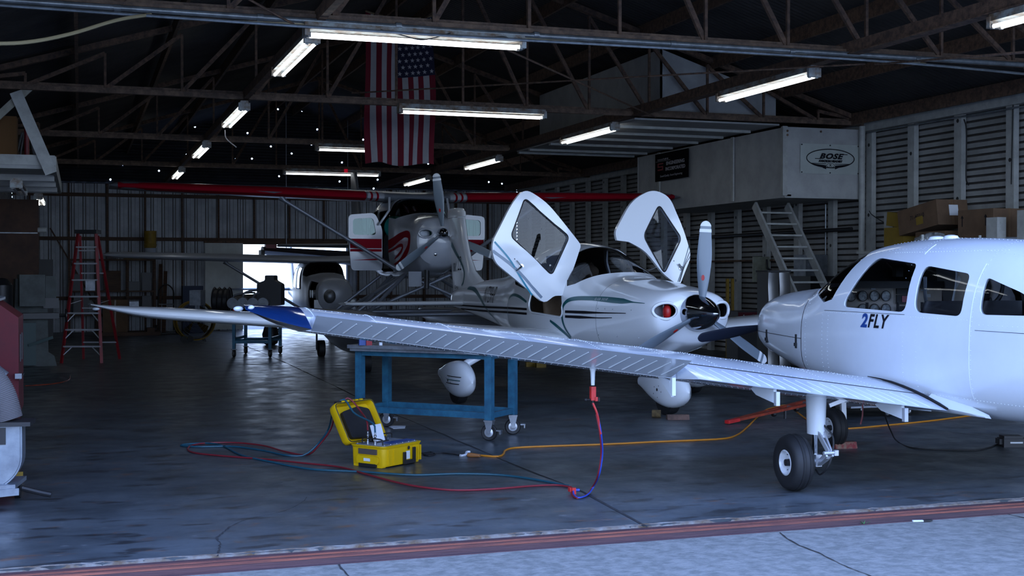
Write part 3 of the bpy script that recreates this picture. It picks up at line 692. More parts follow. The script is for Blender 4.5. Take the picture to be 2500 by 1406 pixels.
pl = thing('light_airplane', 'white low-wing airplane in the foreground with a deep blue wing tip', 'airplane', C2W(3.66, 10.2), PRZ)
FU = Fuse([[2.99, .24, 1.12, 1.28, .96, 2.3, 2.3], [2.95, .34, 1.11, 1.36, .90, 2.5, 2.4], [2.84, .405, 1.10, 1.42, .84, 2.7, 2.5], [2.5, .465, 1.08, 1.475, .77, 2.8, 2.6],
           [1.95, .53, 1.06, 1.52, .68, 2.8, 3.0], [1.72, .55, 1.05, 1.555, .64, 2.8, 3.2], [1.35, .565, 1.05, 1.76, .60, 2.7, 3.4], [1.05, .57, 1.05, 1.87, .58, 2.6, 3.5],
           [.7, .575, 1.05, 1.915, .56, 2.6, 3.6], [.2, .575, 1.05, 1.935, .55, 2.6, 3.6], [-.5, .57, 1.05, 1.915, .545, 2.6, 3.4], [-1.3, .54, 1.07, 1.85, .575, 2.5, 3.0],
           [-2.2, .45, 1.10, 1.70, .68, 2.4, 2.6], [-3.4, .28, 1.14, 1.50, .82, 2.2, 2.3], [-4.6, .10, 1.18, 1.33, .98, 2, 2], [-4.9, .04, 1.19, 1.27, 1.08, 2, 2]])
body = build('fuselage', FU.mb(.06, 0, 64), 'paint')
ws_poly = [(1.28, 1.40), (1.42, 1.40), (1.98, 1.475), (2.1, 1.60), (1.3, 2.10), (.78, 2.10), (.86, 1.86)]
ws_poly = [(1.18, 1.42), (1.32, 1.39), (1.76, 1.535), (2.0, 1.7), (1.5, 2.2), (1.05, 2.2), (1.07, 1.90), (.95, 1.80)]
w1 = rpoly([(.99, 1.36), (.01, 1.34), (.03, 1.725), (.70, 1.785)], [.10, .09, .05, .10])
w2 = rpoly([(-.10, 1.345), (-.69, 1.33), (-.69, 1.645), (-.07, 1.715)], [.09, .07, .06, .10])
w3 = rpoly([(-.89, 1.35), (-1.62, 1.36), (-1.30, 1.51), (-.87, 1.625)], [.07, .04, .08, .06])
cut2(body, [side_cutter(ws_poly, -.9, .9)] + [side_cutter(p, -.9, .9) for p in (w1, w2, w3)], .022, 'lining'); body.parent = pl
pane(FU, ws_poly, -.9, .9, 'windshield', 'glass', pl, .6, 2.3)
for p in (w1, w2, w3):
    for s in (-1, 1):
        pane(FU, p, s * .2 if s > 0 else -.9, .9 if s > 0 else -.2, 'side_window', 'glass', pl, min(q[0] for q in p) - .1, max(q[0] for q in p) + .1, .010)
# wing geometry
def WP(s, c, up=True, th=.145, cb=.018, side=-1):
    k = min(1, max(0, (s - 2.64) / 2.7)); ch = 1.60 - .40 * k; yte = -.60 + .15 * k; inc = .022
    return Vector((side * s, yte + (1 - c) * ch, .539 + .1405 * s + (1 - c) * ch * inc + ch * foil_z(c, th, cb, up)))
def wing_ring(s, c0, c1, side, n=14):
    cs = [c1 + (c0 - c1) * (1 - math.cos(PI * i / n)) / 2 if c0 > 0 else c1 * (1 - (1 - math.cos(PI * i / n / 1)) / 2) for i in range(n + 1)]
    return [WP(s, c, True, side=side) for c in cs] + [WP(s, c, False, side=side) for c in reversed(cs[:-1] if c0 <= 0 else cs)]
for side in (-1, 1):
    m = MB(); m.loft([wing_ring(s, 0, .735, side) for s in (.45, 1.2, 2.0, 2.64, 3.5, 4.4, 5.30)], cap=True)
    wing = build('wing', m, 'paint', pl)
    # flap, lying flush
    ss = [.60 + (2.61 - .60) * i / 8 for i in range(9)]
    m = MB(); m.loft([wing_ring(s, .752, 1.0, side, 6) for s in ss], cap=True)
    for i in range(19):
        s0 = .72 + i * .1; s1 = s0 + .07; a = WP(s0, .975, True, side=side); b = WP(s1, .80, True, side=side); m.tube([a, a.lerp(b, .12) + Vector((0, 0, .001)), b], [.003, .0045, .003], 6)
    fp = build('flap', m, 'paint', pl)
    for s0 in (.95, 2.0):
        q = MB(); a = WP(s0, .80, False, side=side); b = WP(s0, .97, False, side=side)
        q.prism([a + Vector((-.012, .10, .0)), b + Vector((-.012, 0, .0)), b + Vector((-.012, -.02, -.10)), a + Vector((-.012, 0, -.045))], (.024, 0, 0)); build('hinge_bracket', q, 'paint', fp, smooth=False)
        q = MB(); q.box(b + Vector((0, -.03, -.065)), (.03, .035, .10)); build('hinge_post', q, 'alu', fp, smooth=False)
    # aileron, trailing edge raised on the near wing
    hs = [2.67 + (5.27 - 2.67) * i / 10 for i in range(11)]
    ang = math.radians(17 if side < 0 else -10)
    def ail(s, c, up, side=side, ang=ang):
        p = WP(s, c, up, side=side); h = WP(s, .745, True, side=side); dy, dz = p.y - h.y, p.z - h.z
        return Vector((p.x, h.y + dy * math.cos(ang) + dz * math.sin(ang), h.z - dy * math.sin(ang) + dz * math.cos(ang)))
    m = MB(); rings = []
    for s in hs:
        cs = [.745, .80, .88, .95, 1.0]; rings.append([ail(s, c, True) for c in cs] + [ail(s, c, False) for c in reversed(cs)])
    m.loft(rings)
    for i in range(25):
        s0 = 2.76 + i * .1; a = ail(s0, .77, False) + Vector((0, 0, -.001)); b = ail(s0 - .06, .95, False); m.tube([a, a.lerp(b, .12), b], [.004, .007, .004], 6)
    ar = build('aileron', m, 'paint', pl)
    q = MB(); a = WP(2.72, .78, False, side=side); q.prism([a + Vector((-.01, .14, 0)), a + Vector((-.01, -.10, -.02)), a + Vector((-.01, -.13, -.13)), a + Vector((-.01, .0, -.06))], (.02, 0, 0)); q.box(a + Vector((0, -.14, -.055)), (.028, .035, .13)); build('hinge_arm', q, 'paint', ar, smooth=False)
    # blue moulded tip
    m = MB(); rings = []
    for j in range(9):
        t = j / 8; s = 5.30 + .36 * t; le = 1.0; ch0 = 1.20
        cmin = 0.02 * t; cmax = 1.0 - .72 * t ** 1.15; th = .145 * (1 - t ** 2.2 * .86); r = []
        n = 12; cs = [(1 + math.cos(PI * i / n)) / 2 for i in range(n + 1)]
        for up in (True, False):
            for c in (cs if up else list(reversed(cs))[1:-1]):
                cc = cmin + (cmax - cmin) * c; base = WP(5.30, cc, True, side=side); chd = 1.2 * (cmax - cmin)
                zz_ = .539 + .1405 * s + (1 - cc) * 1.2 * .022 + 1.2 * foil_z(c, th * (cmax - cmin) ** .4, .02, up) + .035 * t * t
                r.append(Vector((side * s, base.y, zz_)))
        rings.append(r)
    m.loft(rings); tip = build('wing_tip', m, 'blue_gloss', pl, angle=60); tag(tip, 'deep blue wing tip')
    q = MB(); q.sphere((side * 5.70, .60, .539 + .1405 * 5.68 + .055), (.036, .022, .020)); build('position_light', q, 'clear', tip)
    q = MB(); q.sphere((side * 5.62, .43, .539 + .1405 * 5.68 + .06), .026); build('strobe_light', q, 'clear', tip)
    # tie-down ring under the wing
    q = MB(); a = WP(3.22, .68, False, side=side); q.tube([a + Vector((0, 0, .02)), a + Vector((0, 0, -.03)), a + Vector((0, 0, -.12))], [.028, .018, .014], 10); build('tie_down_fitting', q, 'paint', pl)
# root seal and flap gap shadow
m = MB(); P = [WP(.585, c, True) + Vector((0, 0, .008)) for c in (.30, .42, .52, .62, .72, .82, .92, .985)]; m.tube(P, [.003, .006, .011, .013, .014, .014, .012, .008], 8); build('wing_root_seal', m, 'black', pl)
m = MB(); m.loft([[WP(s, .736, True) + Vector((0, 0, .001)), WP(s, .751, True) + Vector((0, 0, .001))] for s in (.6, 1.6, 2.62)], cap=False, closed=False); build('gap_shadow_strip', m, 'dark', pl)  # dark strip laid over the flap gap to stand for its shadow
# root fillet trailing aft along the fuselage
m = MB(); rings = []
for i in range(9):
    y = -.30 - i * .075; f = i / 8; x = FU.x(y, .70); wd = .10 * (1 - f) + .002
    rings.append([Vector((-x + .03, y, .76 - .14 * f)), Vector((-x - wd * .4, y, .70 - .085 * f)), Vector((-x - wd, y, .655 - .045 * f)), Vector((-x - wd * .5, y, .60)), Vector((-x + .05, y, .592))])
m.loft(rings); build('wing_root_fillet', m, 'paint', pl, angle=70)
# rivets
rv = []
for c in (.035, .10, .42, .715):
    s = .75
    while s < 5.26: rv.append((WP(s, c, True), (0, -.1, 1))); s += .045
for s0 in (.95, 1.35, 1.8, 2.25, 2.64, 3.15, 3.7, 4.25, 4.8, 5.24):
    c = .05
    while c < .72: rv.append((WP(s0, c, True), (0, 0, 1))); c += .028
for c in (.60, .72):
    s = .8
    while s < 5.25: rv.append((WP(s, c, False), (0, -.1, -1))); s += .05
for s in [2.7 + .05 * i for i in range(51)]:
    rv.append((WP(s, .99, True) if False else WP(s, .70, True), (0, 0, 1)))
build('rivet_rows_wing', rivets(rv, .0046), 'paint', pl, smooth=False)['kind'] = 'stuff'
rv = []
def fr(y, z): x = FU.x(y, z); return (Vector((-x - .0005, y, z)), (-1, 0, .2))
def vline(y, z0, z1, d=.035):
    z = z0
    while z < z1: rv.append(fr(y, z)); z += d
def hline(z, y0, y1, d=.035):
    y = y0
    while y < y1: rv.append(fr(y, z)); y += d
vline(1.62, .78, 1.46); vline(1.30, .75, 1.32); vline(1.20, .75, 1.30); vline(.03, .72, 1.30); vline(-.15, .72, 1.30, .045); vline(-.82, .70, 1.75); hline(1.305, -.8, 1.3); hline(.72, -1.6, 1.6); hline(1.275, -1.6, -.85, .05); hline(1.82, -.9, .5)
for yy in (.1, -.82, -1.5):
    k = 0
    for j in range(40):
        x = -.5 + j * .026; rv.append((Vector((x, yy, FU.z(yy, x) + .0005)), (0, 0, 1)))
for xx in (-.33, -.12):
    y = -1.4
    while y < .9: rv.append((Vector((xx, y, FU.z(y, xx) + .0005)), (0, 0, 1))); y += .05
build('rivet_rows_fuselage', rivets(rv, .0046), 'paint', pl, smooth=False)['kind'] = 'stuff'
# skin seams
def sheet_line(P, r=.0022, mm='steel', nm='skin_seam'): m = MB(); m.tube([fr(y, z)[0] for y, z in P], r, 5); return build(nm, m, mm, pl)
sheet_line([(1.70, .70 + .05 * i) for i in range(15)], .0035, 'dark', 'cowl_seam')
sheet_line([(2.86 - .116 * i, 1.07 - .002 * i) for i in range(11)], .003, 'dark', 'cowl_seam')
sheet_line([(1.28 - .09 * i, 1.322) for i in range(15)]); sheet_line([(-.86 - .07 * i, 1.235) for i in range(14)])
sheet_line([(-.80, .72 + .05 * i) for i in range(21)], .003, 'paint'); sheet_line([(.02, 1.80 + .02 * i) for i in range(5)], .003, 'paint')
for y, z in ((2.55, 1.03), (1.80, 1.02)):
    m = MB(); p = fr(y, z)[0]; m.box(p, (.02, .022, .13)); m.box(p + Vector((-.01, 0, -.03)), (.02, .03, .03)); build('cowl_latch', m, 'dark', pl, smooth=False)
# lettering on the side
def finer(q, mx=.035):
    bm = bmesh.new(); vs = [bm.verts.new(p) for p in q.v]
    for f in q.f:
        try: bm.faces.new([vs[i] for i in f])
        except ValueError: pass
    bmesh.ops.remove_doubles(bm, verts=bm.verts, dist=1e-5); bmesh.ops.triangulate(bm, faces=bm.faces)
    for _ in range(4):
        es = [e for e in bm.edges if e.calc_length() > mx]
        if not es: break
        bmesh.ops.subdivide_edges(bm, edges=es, cuts=1); bmesh.ops.triangulate(bm, faces=[f for f in bm.faces if len(f.verts) > 3])
    bm.verts.index_update(); m = MB(); m.add([v.co.copy() for v in bm.verts], [[v.index for v in f.verts] for f in bm.faces]); bm.free(); return m
def side_text(fu, txt, size, y, z, mm, par, side, shear=0, bold=0, sx=1, space=1.0, nm='lettering', off=.004):
    q = finer(textmesh(txt, size, shear, 0, bold, space=space)); v2 = []
    for p in q.v:
        yy = y + (p.x * sx) * (-1 if side < 0 else 1); zz_ = z + p.y; v2.append(Vector((side * (fu.x(yy, zz_) + off), yy, zz_)))
    q.v = v2; return build(nm, q, mm, par, smooth=False)
side_text(FU, '2', .155, .60, 1.25, 'navy', pl, -1, .2, .006, 1.2)
side_text(FU, 'FLY', .155, .405, 1.25, 'ink', pl, -1, .28, .004, 1.05, 1.14)
# roof antennas
for y, r in ((.42, .07), (.22, .065)):
    m = MB(); m.lathe([(r, -.03), (r, .0), (r * .8, .022), (r * .4, .03), (.002, .031)], (.0, y, FU.z(y, 0) - .0), 'Z', 20); build('roof_antenna', m, 'paint', pl)
# landing gear
M['tyre'] = mat('worn_black_tyre', (.008, .0085, .010), .65, var=.3, vscale=14)
def wheel(par, c, R=.215, wd=.16, side=-1, hub=True):
    prof = [(.095, -wd * .42), (.12, -wd * .47), (R * .80, -wd * .5), (R * .93, -wd * .38), (R * .985, -wd * .20), (R * .985, -wd * .19), (R * .965, -wd * .17), (R, -wd * .14), (R, -.012), (R * .98, -.006), (R * .98, .006), (R, .012), (R, wd * .14), (R * .965, wd * .17), (R * .985, wd * .19), (R * .985, wd * .20), (R * .93, wd * .38), (R * .80, wd * .5), (.12, wd * .47), (.095, wd * .42)]
    m = MB(); m.lathe(prof, c, 'X', 40, cap=False); o = build('tyre', m, 'tyre', par, angle=50)
    if hub:
        s = side
        m = MB(); m.lathe([(.098, s * wd * .44), (.088, s * wd * .46), (.080, s * wd * .30), (.05, s * wd * .20), (.03, s * wd * .20), (.001, s * wd * .2)], c, 'X', 28, cap=False); h = build('wheel_rim', m, 'rim', par)
        m = MB(); m.lathe([(.028, s * wd * .18), (.026, s * wd * .42), (.001, s * wd * .45)], c, 'X', 14); build('axle_cap', m, 'dark', h)
        for k in range(5):
            a = 2 * PI * k / 5; m = MB(); m.lathe([(.007, s * wd * .2), (.006, s * wd * .27), (.001, s * wd * .27)], Vector(c) + Vector((0, .062 * math.cos(a), .062 * math.sin(a))), 'X', 8); build('hub_bolt', m, 'steel', h)
    return o
for side in (-1, 1):
    wx = side * 1.62; gy = -.13; lx = side * 1.43
    wheel(pl, (wx, gy, .215), .215, .165, side)
    m = MB(); rings = []
    for i in range(6):
        z = .80 - i * .075; k = 1 - .03 * i; rings.append([Vector((lx + .072 * k * math.cos(a), gy + .012 * i * 0 + .105 * k * math.sin(a), z)) for a in [2 * PI * q / 18 for q in range(18)]])
    m.loft(rings); build('gear_leg_fairing', m, 'paint', pl)
    m = MB(); m.tube([(lx, gy + .02, .44), (lx, gy + .02, .2)], .024, 14); build('oleo_piston', m, 'chrome', pl)
    m = MB(); m.tube([(lx, gy + .02, .215), (wx, gy, .215)], .026, 12); m.box((lx, gy, .225), (.05, .09, .09)); build('axle', m, 'alu', pl)
    for a, b in (((lx, gy - .05, .46), (lx, gy - .20, .315)), ((lx, gy - .20, .295), (lx, gy - .04, .20))):
        m = MB()
        for dx in (-.025, .025): m.bar(Vector(a) + Vector((dx, 0, 0)), Vector(b) + Vector((dx * .4, 0, 0)), .014, .035)
        m.bar(Vector(a).lerp(Vector(b), .3) - Vector((.02, 0, 0)), Vector(a).lerp(Vector(b), .3) + Vector((.02, 0, 0)), .02, .02); build('torque_link', m, 'alu', pl, smooth=False)
    m = MB(); m.tube([(lx - .05, gy - .20, .305), (lx + .06, gy - .20, .305)], .014, 10); m.box((lx + .05, gy - .20, .305), (.03, .04, .04)); build('link_bolt', m, 'alu', pl)
    m = MB(); m.tube(spline([(lx + .02, gy - .08, .50), (lx + .05, gy - .16, .42), (lx + .03, gy - .19, .30), (lx, gy - .18, .20), (lx - .02, gy - .10, .13), (lx, gy, .15)], 6), .007, 8); build('brake_hose', m, 'black', pl)
    m = MB(); m.bar((lx + .08, gy + .02, .78), (lx + .26, gy - .05, .70), .02, .03); m.bar((lx + .26, gy - .05, .70), (lx + .10, gy - .02, .64), .02, .03); build('side_brace', m, 'alu', pl, smooth=False)
wheel(pl, (-.08, 1.93, .185), .185, .14, -1)
m = MB(); m.tube([(-.0, 1.93, .75), (-.0, 1.93, .45)], .04, 12); m.bar((0.02, 1.93, .46), (.03, 1.93, .18), .03, .05); build('nose_strut', m, 'alu', pl)
m = MB(); m.tube(spline([(.0, 1.80, .52), (.09, 1.78, .52), (.14, 1.76, .46), (.13, 1.78, .36)], 6), .01, 8); build('tow_fork', m, 'paint', pl)
m = MB(); m.box((.25, 1.7, .56), (.3, .5, .02)); m.tube([(-.12, 1.2, .60), (-.14, 1.15, .50)], .022, 8); build('gear_door', m, 'paint', pl, smooth=False)
for y, c in ((-.35, .0), (-.6, .0)):
    pass
# propeller: two black-backed blades, level
BTS = [i / 15 for i in range(13)] + [.83, .86, .88, .90, .92, .935, .95, .965, .978, .988, .995, 1.0]
def blade(L=.98, root=.06, wmax=.15, p0=55, p1=18, r0=.12, tipr=.05):
    m = MB(); rings = []; TS = BTS
    for t in TS:
        r = r0 + (L - r0) * t; wd = root + (wmax - root) * math.sin(min(1, t * 1.7) * PI / 2)
        if t > .55: wd *= 1 - .35 * ((t - .55) / .45) ** 1.3
        if t > .93: wd *= math.sqrt(max(.01, 1 - ((t - .93) / .0705) ** 2))
        th = .035 * (1 - t) + .008; be = -math.radians(p0 + (p1 - p0) * t); cx, cy = math.cos(be), math.sin(be); ring = []
        for k in range(14):
            a = 2 * PI * k / 14; u, v = wd / 2 * math.cos(a), th / 2 * math.sin(a); ring.append(Vector((u * cx - v * cy, u * cy + v * cx, r)))
        rings.append(ring)
    m.loft(rings); return m
def propeller(par, c, n, ang0, L, mm, spin=None, decal=True, spr=.17, spl=.36, wmax=.15):
    for k in range(n):
        R = Matrix.Translation(c) @ Matrix.Rotation(math.radians(ang0 + 360 * k / n), 4, 'Y')
        b = build('propeller_blade', blade(L, wmax=wmax).xf(R), mm, par)
        if decal:
            full = blade(L, wmax=wmax); 
            for (t0, t1) in ((.86, .90), (.935, 1.0)):
                q = MB(); rr = []
                for i in [j for j, tt in enumerate(BTS) if t0 - .001 <= tt <= t1 + .001]: rr.append([p + Vector((0, 0, 0)) for p in full.v[i * 14:(i + 1) * 14]])
                if len(rr) > 1:
                    cc = [sum((p for p in r_), Vector()) / 14 for r_ in rr]; rr = [[c_ + (p - c_) * 1.03 + (p - c_).normalized() * .0015 for p in r_] for r_, c_ in zip(rr, cc)]
                    q.loft(rr, cap=True); build('tip_band', q.xf(R), 'prop_w', b)
            q = MB(); be = -math.radians(55 + (18 - 55) * .30); nx, ny = -math.sin(be), math.cos(be); zc = .12 + (L - .12) * .30
            P = []
            for j in range(18):
                a = 2 * PI * j / 18; u = .018 * math.cos(a); P.append(Vector((u * math.cos(be) + nx * .019, u * math.sin(be) + ny * .019, zc + .032 * math.sin(a))))
            q.prism(P, (nx * .003, ny * .003, 0)); build('blade_badge', q.xf(R), 'brightred', b)
    if spin:
        m = MB(); m.lathe([(spr, 0), (spr * 1.0, .03), (spr * .95, spl * .2), (spr * .84, spl * .4), (spr * .66, spl * .6), (spr * .42, spl * .8), (spr * .2, spl * .93), (spr * .08, spl * .985), (.001, spl)], (c[0], c[1] - .12, c[2]), 'Y', 32); build('spinner', m, spin, par, angle=60)
propeller(pl, (0, 3.12, 1.12), 2, 82, .95, 'blackblade', 'paint', False, .13, .3)
# cabin interior
m = MB(); m.box((0, 1.22, 1.545), (.92, .34, .03)); m.box((0, 1.03, 1.55), (.94, .08, .06)); build('glareshield', m, 'dark', pl, smooth=False)
m = MB(); m.box((0, 1.08, 1.335), (1.0, .03, .38)); ip = build('instrument_panel', m, 'panelgrey', pl, smooth=False)
for i in range(4):
    for j in range(2):
        if (i, j) == (0, 1): continue
        c = (-.42 + i * .115, 1.062, 1.45 - j * .115)
        q = MB(); q.lathe([(.048, 0), (.048, -.010), (.042, -.010)], c, 'Y', 20, cap=False); build('gauge_bezel', q, 'dark', ip)
        q = MB(); q.lathe([(.043, -.004), (.001, -.004)], c, 'Y', 20, cap=False); g = build('gauge_face', q, 'gauge', ip)
q = MB(); q.box((.12, 1.055, 1.49), (.18, .02, .05)); q.box((.12, 1.055, 1.42), (.18, .02, .08)); q.box((.12, 1.055, 1.31), (.17, .02, .10)); build('radio_stack', q, 'dark', ip, smooth=False)
q = MB(); q.box((.12, 1.043, 1.422), (.08, .004, .055)); build('radio_screen', q, 'screen', ip, smooth=False)
q = MB(); q.box((-.2, 1.06, 1.515), (.045, .006, .018)); q.box((.32, 1.06, 1.50), (.08, .006, .015)); q.box((.35, 1.06, 1.45), (.06, .006, .03)); build('placard', q, 'paper', ip, smooth=False)
for x in (-.27, .27):
    m = MB(); m.tube([(x, 1.06, 1.30), (x, .82, 1.31)], .014, 8); m.tube(spline([(x - .15, .80, 1.40), (x - .14, .80, 1.32), (x, .80, 1.29), (x + .14, .80, 1.32), (x + .15, .80, 1.40)], 5), .014, 8); build('control_yoke', m, 'dark', pl)
m = MB(); m.box((0.02, 1.02, 1.66), (.07, .06, .08)); m.tube([(0.02, 1.05, 1.66), (.02, 1.2, 1.74)], .008, 6); build('compass', m, 'dark', pl)
def seat(par, x, y, z, mm, hgt=.55, rec=.14, wd=.46, head=True):
    m = MB(); rr = []
    for i in range(7):
        t = i / 6; zz_ = z + .12 + hgt * t; yy = y - .22 - rec * t; ww = wd / 2 * (1 - .25 * t ** 3); rr.append([Vector((x + ww * math.copysign(abs(math.cos(a)) ** .5, math.cos(a)), yy + .055 * math.sin(a), zz_)) for a in [2 * PI * k / 20 for k in range(20)]])
    m.loft(rr); b = build('seat_back', m, mm, par)
    m = MB(); m.box((x, y, z + .05), (wd, .48, .13)); build('seat_cushion', m, mm, par, smooth=False)
    if not head: return
    m = MB(); m.sphere((x, y - .25 - rec, z + hgt + .20), (.12, .045, .09)); build('headrest', m, mm, par)
for x in (-.27, .27): seat(pl, x, .28, .76, 'darkleather', head=False)
for x in (-.25, .25): seat(pl, x, -.62, .72, 'darkleather', .42, head=False)
m = MB(); m.tube(spline([(-.46, -.10, 1.62), (-.42, -.05, 1.45), (-.30, .02, 1.25), (-.1, .05, 1.0)], 6), .014, 6); build('shoulder_belt', m, 'steel', pl)
m = MB(); m.box((0, .2, .70), (.9, 2.6, .04)); build('cabin_floor', m, 'dark', pl, smooth=False)
# tail surfaces (beyond the right edge of the view)
def slab_wing(nm, par, pts, mm, th=.08, axis='X'):
    m = MB(); rr = []
    for (s, yl, yt, z) in pts:
        r = []
        for c, zt_ in foil(10, th, 0):
            yy = yl + (yt - yl) * c; h = zt_ * abs(yl - yt); r.append(Vector((s, yy, z + h)) if axis == 'X' else Vector((h, yy, s)))
        rr.append(r)
    m.loft(rr); return build(nm, m, mm, par)
for s in (-1, 1): slab_wing('stabilator', pl, [(s * .02, -4.15, -4.95, 1.2), (s * 1.9, -4.2, -4.9, 1.2)], 'paint')
slab_wing('tail_fin', pl, [(1.2, -3.9, -4.95, 0), (1.7, -4.25, -5.0, 0), (2.2, -4.6, -5.1, 0)], 'paint', .09, 'Z')
# ================================================================== low-wing composite aircraft with raised gull doors
CH = Vector((.40, -.916)); ch_ = C2W(CH[0], CH[1]); CRZ = math.atan2(-ch_.x, ch_.y); CO = C2W(2.19, 13.79)
ci = thing('composite_airplane', 'glossy white low-wing airplane with both gull-wing doors raised and a three-blade propeller', 'airplane', CO, CRZ)
CM = Matrix.Translation(CO) @ Matrix.Rotation(CRZ, 4, 'Z'); CMi = CM.inverted()
def loc_on_y(px, py, yp, Mi=CMi):
    a = Mi @ Vector((0, 0, EYE)); b = Mi @ Pd(px, py, 10.0); t = (yp - a.y) / (b.y - a.y); return a + (b - a) * t
FC = Fuse([[-.36, .30, 1.21, 1.38, 1.02, 2.2, 2.2], [-.40, .44, 1.20, 1.43, .90, 2.4, 2.3], [-.52, .505, 1.19, 1.47, .82, 2.5, 2.3], [-.85, .55, 1.18, 1.52, .72, 2.5, 2.4], [-1.3, .58, 1.15, 1.575, .64, 2.4, 2.5],
           [-1.80, .61, 1.15, 1.625, .60, 2.3, 2.6], [-2.05, .62, 1.15, 1.75, .58, 2.3, 2.6], [-2.35, .63, 1.15, 1.89, .57, 2.3, 2.6], [-2.7, .64, 1.15, 2.00, .56, 2.3, 2.6], [-3.1, .64, 1.15, 2.05, .56, 2.3, 2.6],
           [-3.6, .62, 1.15, 2.03, .57, 2.3, 2.6], [-4.2, .56, 1.15, 1.91, .60, 2.2, 2.5], [-4.8, .45, 1.16, 1.74, .68, 2.2, 2.4], [-5.5, .33, 1.18, 1.61, .80, 2.1, 2.2], [-6.4, .21, 1.20, 1.54, .93, 2, 2],
           [-7.3, .12, 1.21, 1.44, 1.04, 2, 2], [-7.85, .06, 1.21, 1.36, 1.10, 2, 2], [-7.95, .02, 1.21, 1.30, 1.14, 2, 2]])
cb = build('fuselage', FC.mb(.05, 0, 72), 'paint_c')
wsc = [(-2.42, 1.49), (-2.25, 1.52), (-1.90, 1.66), (-1.6, 1.8), (-2.0, 2.4), (-2.62, 2.4), (-2.66, 1.90)]
drc = rpoly([(-2.42, 1.10), (-3.48, 1.14), (-3.42, 1.80), (-3.10, 1.97), (-2.72, 1.95)], [.13, .12, .12, .10, .08])
rwc = rpoly([(-3.68, 1.44), (-4.22, 1.50), (-4.30, 1.63), (-3.68, 1.82)], [.05, .07, .05, .05])
def ycyl(c, rx, rz, y0, y1, n=24):
    m = MB(); m.prism([(c[0] + rx * math.cos(2 * PI * k / n), y0, c[1] + rz * math.sin(2 * PI * k / n)) for k in range(n)], (0, y1 - y0, 0)); return m
cut2(cb, [side_cutter(wsc, -1, 1), side_cutter(drc, -1, 1), side_cutter(rwc, -1, 1), ycyl((.36, 1.235), .125, .085, -.75, -.2), ycyl((-.36, 1.235), .125, .085, -.75, -.2)], .03, 'dark'); cb.parent = ci
pane(FC, wsc, -1, 1, 'windshield', 'glass_d', ci, -3.0, -1.5, .006)
for s in (-1, 1): pane(FC, rwc, s * .2 if s > 0 else -1, 1 if s > 0 else -.2, 'rear_window', 'glass_d', ci, -4.5, -3.4, .006)
for s in (-1, 1):
    P = []
    for k in range(32):
        a = 2 * PI * k / 32; x = s * .36 + .132 * math.cos(a); z = 1.235 + .092 * math.sin(a); P.append(Vector((x, -.385 - 1.1 * max(0, abs(x) - .36) ** 1.3, z)))
    m = MB(); m.tube(P, .018, 10, closed=True); build('intake_lip', m, 'paint_c', ci)
    m = MB(); m.box((s * .33, -.62, 1.22), (.20, .12, .16)); m.tube([(s * .28, -.60, 1.16), (s * .28, -.60, 1.30)], .05, 10); build('engine_cylinder', m, 'steel', ci, smooth=False)
    m = MB(); m.sphere((s * .37 - .08 * s, -.50, 1.22), (.045, .06, .085)); build('intake_plug', m, 'brightred' if s > 0 else 'dark', ci)
propeller(ci, (0, -.24, 1.21), 3, -3, 1.02, 'prop', 'spinner', True, .205, .45, .165)
m = MB(); P = [Vector((.10 + .085 * math.cos(2 * PI * k / 24), 0, .985 + .06 * math.sin(2 * PI * k / 24))) for k in range(24)]; m.prism([(p.x, -.50 + (p.z - .985) * .8, p.z) for p in P], (0, .045, 0)); build('oil_cooler_inlet', m, 'steel', ci, angle=60)
# side stripes painted on both flanks
for s in (-1, 1):
    for zz0, y1 in ((1.175, -.95), (1.115, -1.25)):
        m = ribbon_on(FC, s, [(-7.4, zz0 - .04), (-5.8, zz0 - .03), (-4.3, zz0 - .005), (-3.55, zz0)], [.02, .028, .03, .03], k=14); build('black_stripe', m, 'ink', ci)
        m = ribbon_on(FC, s, [(-2.38, zz0), (-1.9, zz0 + .005), (-1.5, zz0 + .01), (y1, zz0 + .02)], [.032, .036, .014, .008], k=10); build('black_stripe', m, 'ink', ci)
    m = ribbon_on(FC, s, [(-.62, 1.315), (-1.2, 1.335), (-1.8, 1.35), (-2.25, 1.33), (-2.42, 1.26), (-2.46, 1.12), (-2.42, 1.0), (-2.30, .86)], [.006, .012, .06, .065, .06, .05, .05, .05, .045, .04, .03], k=12); build('teal_swoosh', m, 'teal', ci)
    m = ribbon_on(FC, s, [(-2.80, 1.05), (-2.6, .98), (-2.42, .90), (-2.32, .84)], [.03, .045, .045, .04], k=6); build('teal_swoosh', m, 'teal', ci)
    m = ribbon_on(FC, s, [(-3.56, 1.27), (-3.9, 1.34), (-4.2, 1.35), (-4.38, 1.28), (-4.42, 1.10), (-4.36, .92)], [.03, .04, .04, .035, .02, .02], k=10); build('teal_swoosh', m, 'teal', ci)
    m = ribbon_on(FC, s, [(-5.2, .92), (-5.7, 1.10), (-6.2, 1.30), (-6.6, 1.40), (-7.0, 1.42)], [.02, .035, .05, .06, .05], k=10); build('teal_swoosh', m, 'teal', ci)
side_text(FC, 'N729HP', .36, -5.62, 1.32, 'ink', ci, 1, 0, -.003, .53, 1.0, 'registration_lettering')
side_text(FC, 'IO-550  310 HP', .045, -1.55, 1.343, 'paper', ci, 1, 0, 0, 1.0, nm='engine_lettering', off=.007)
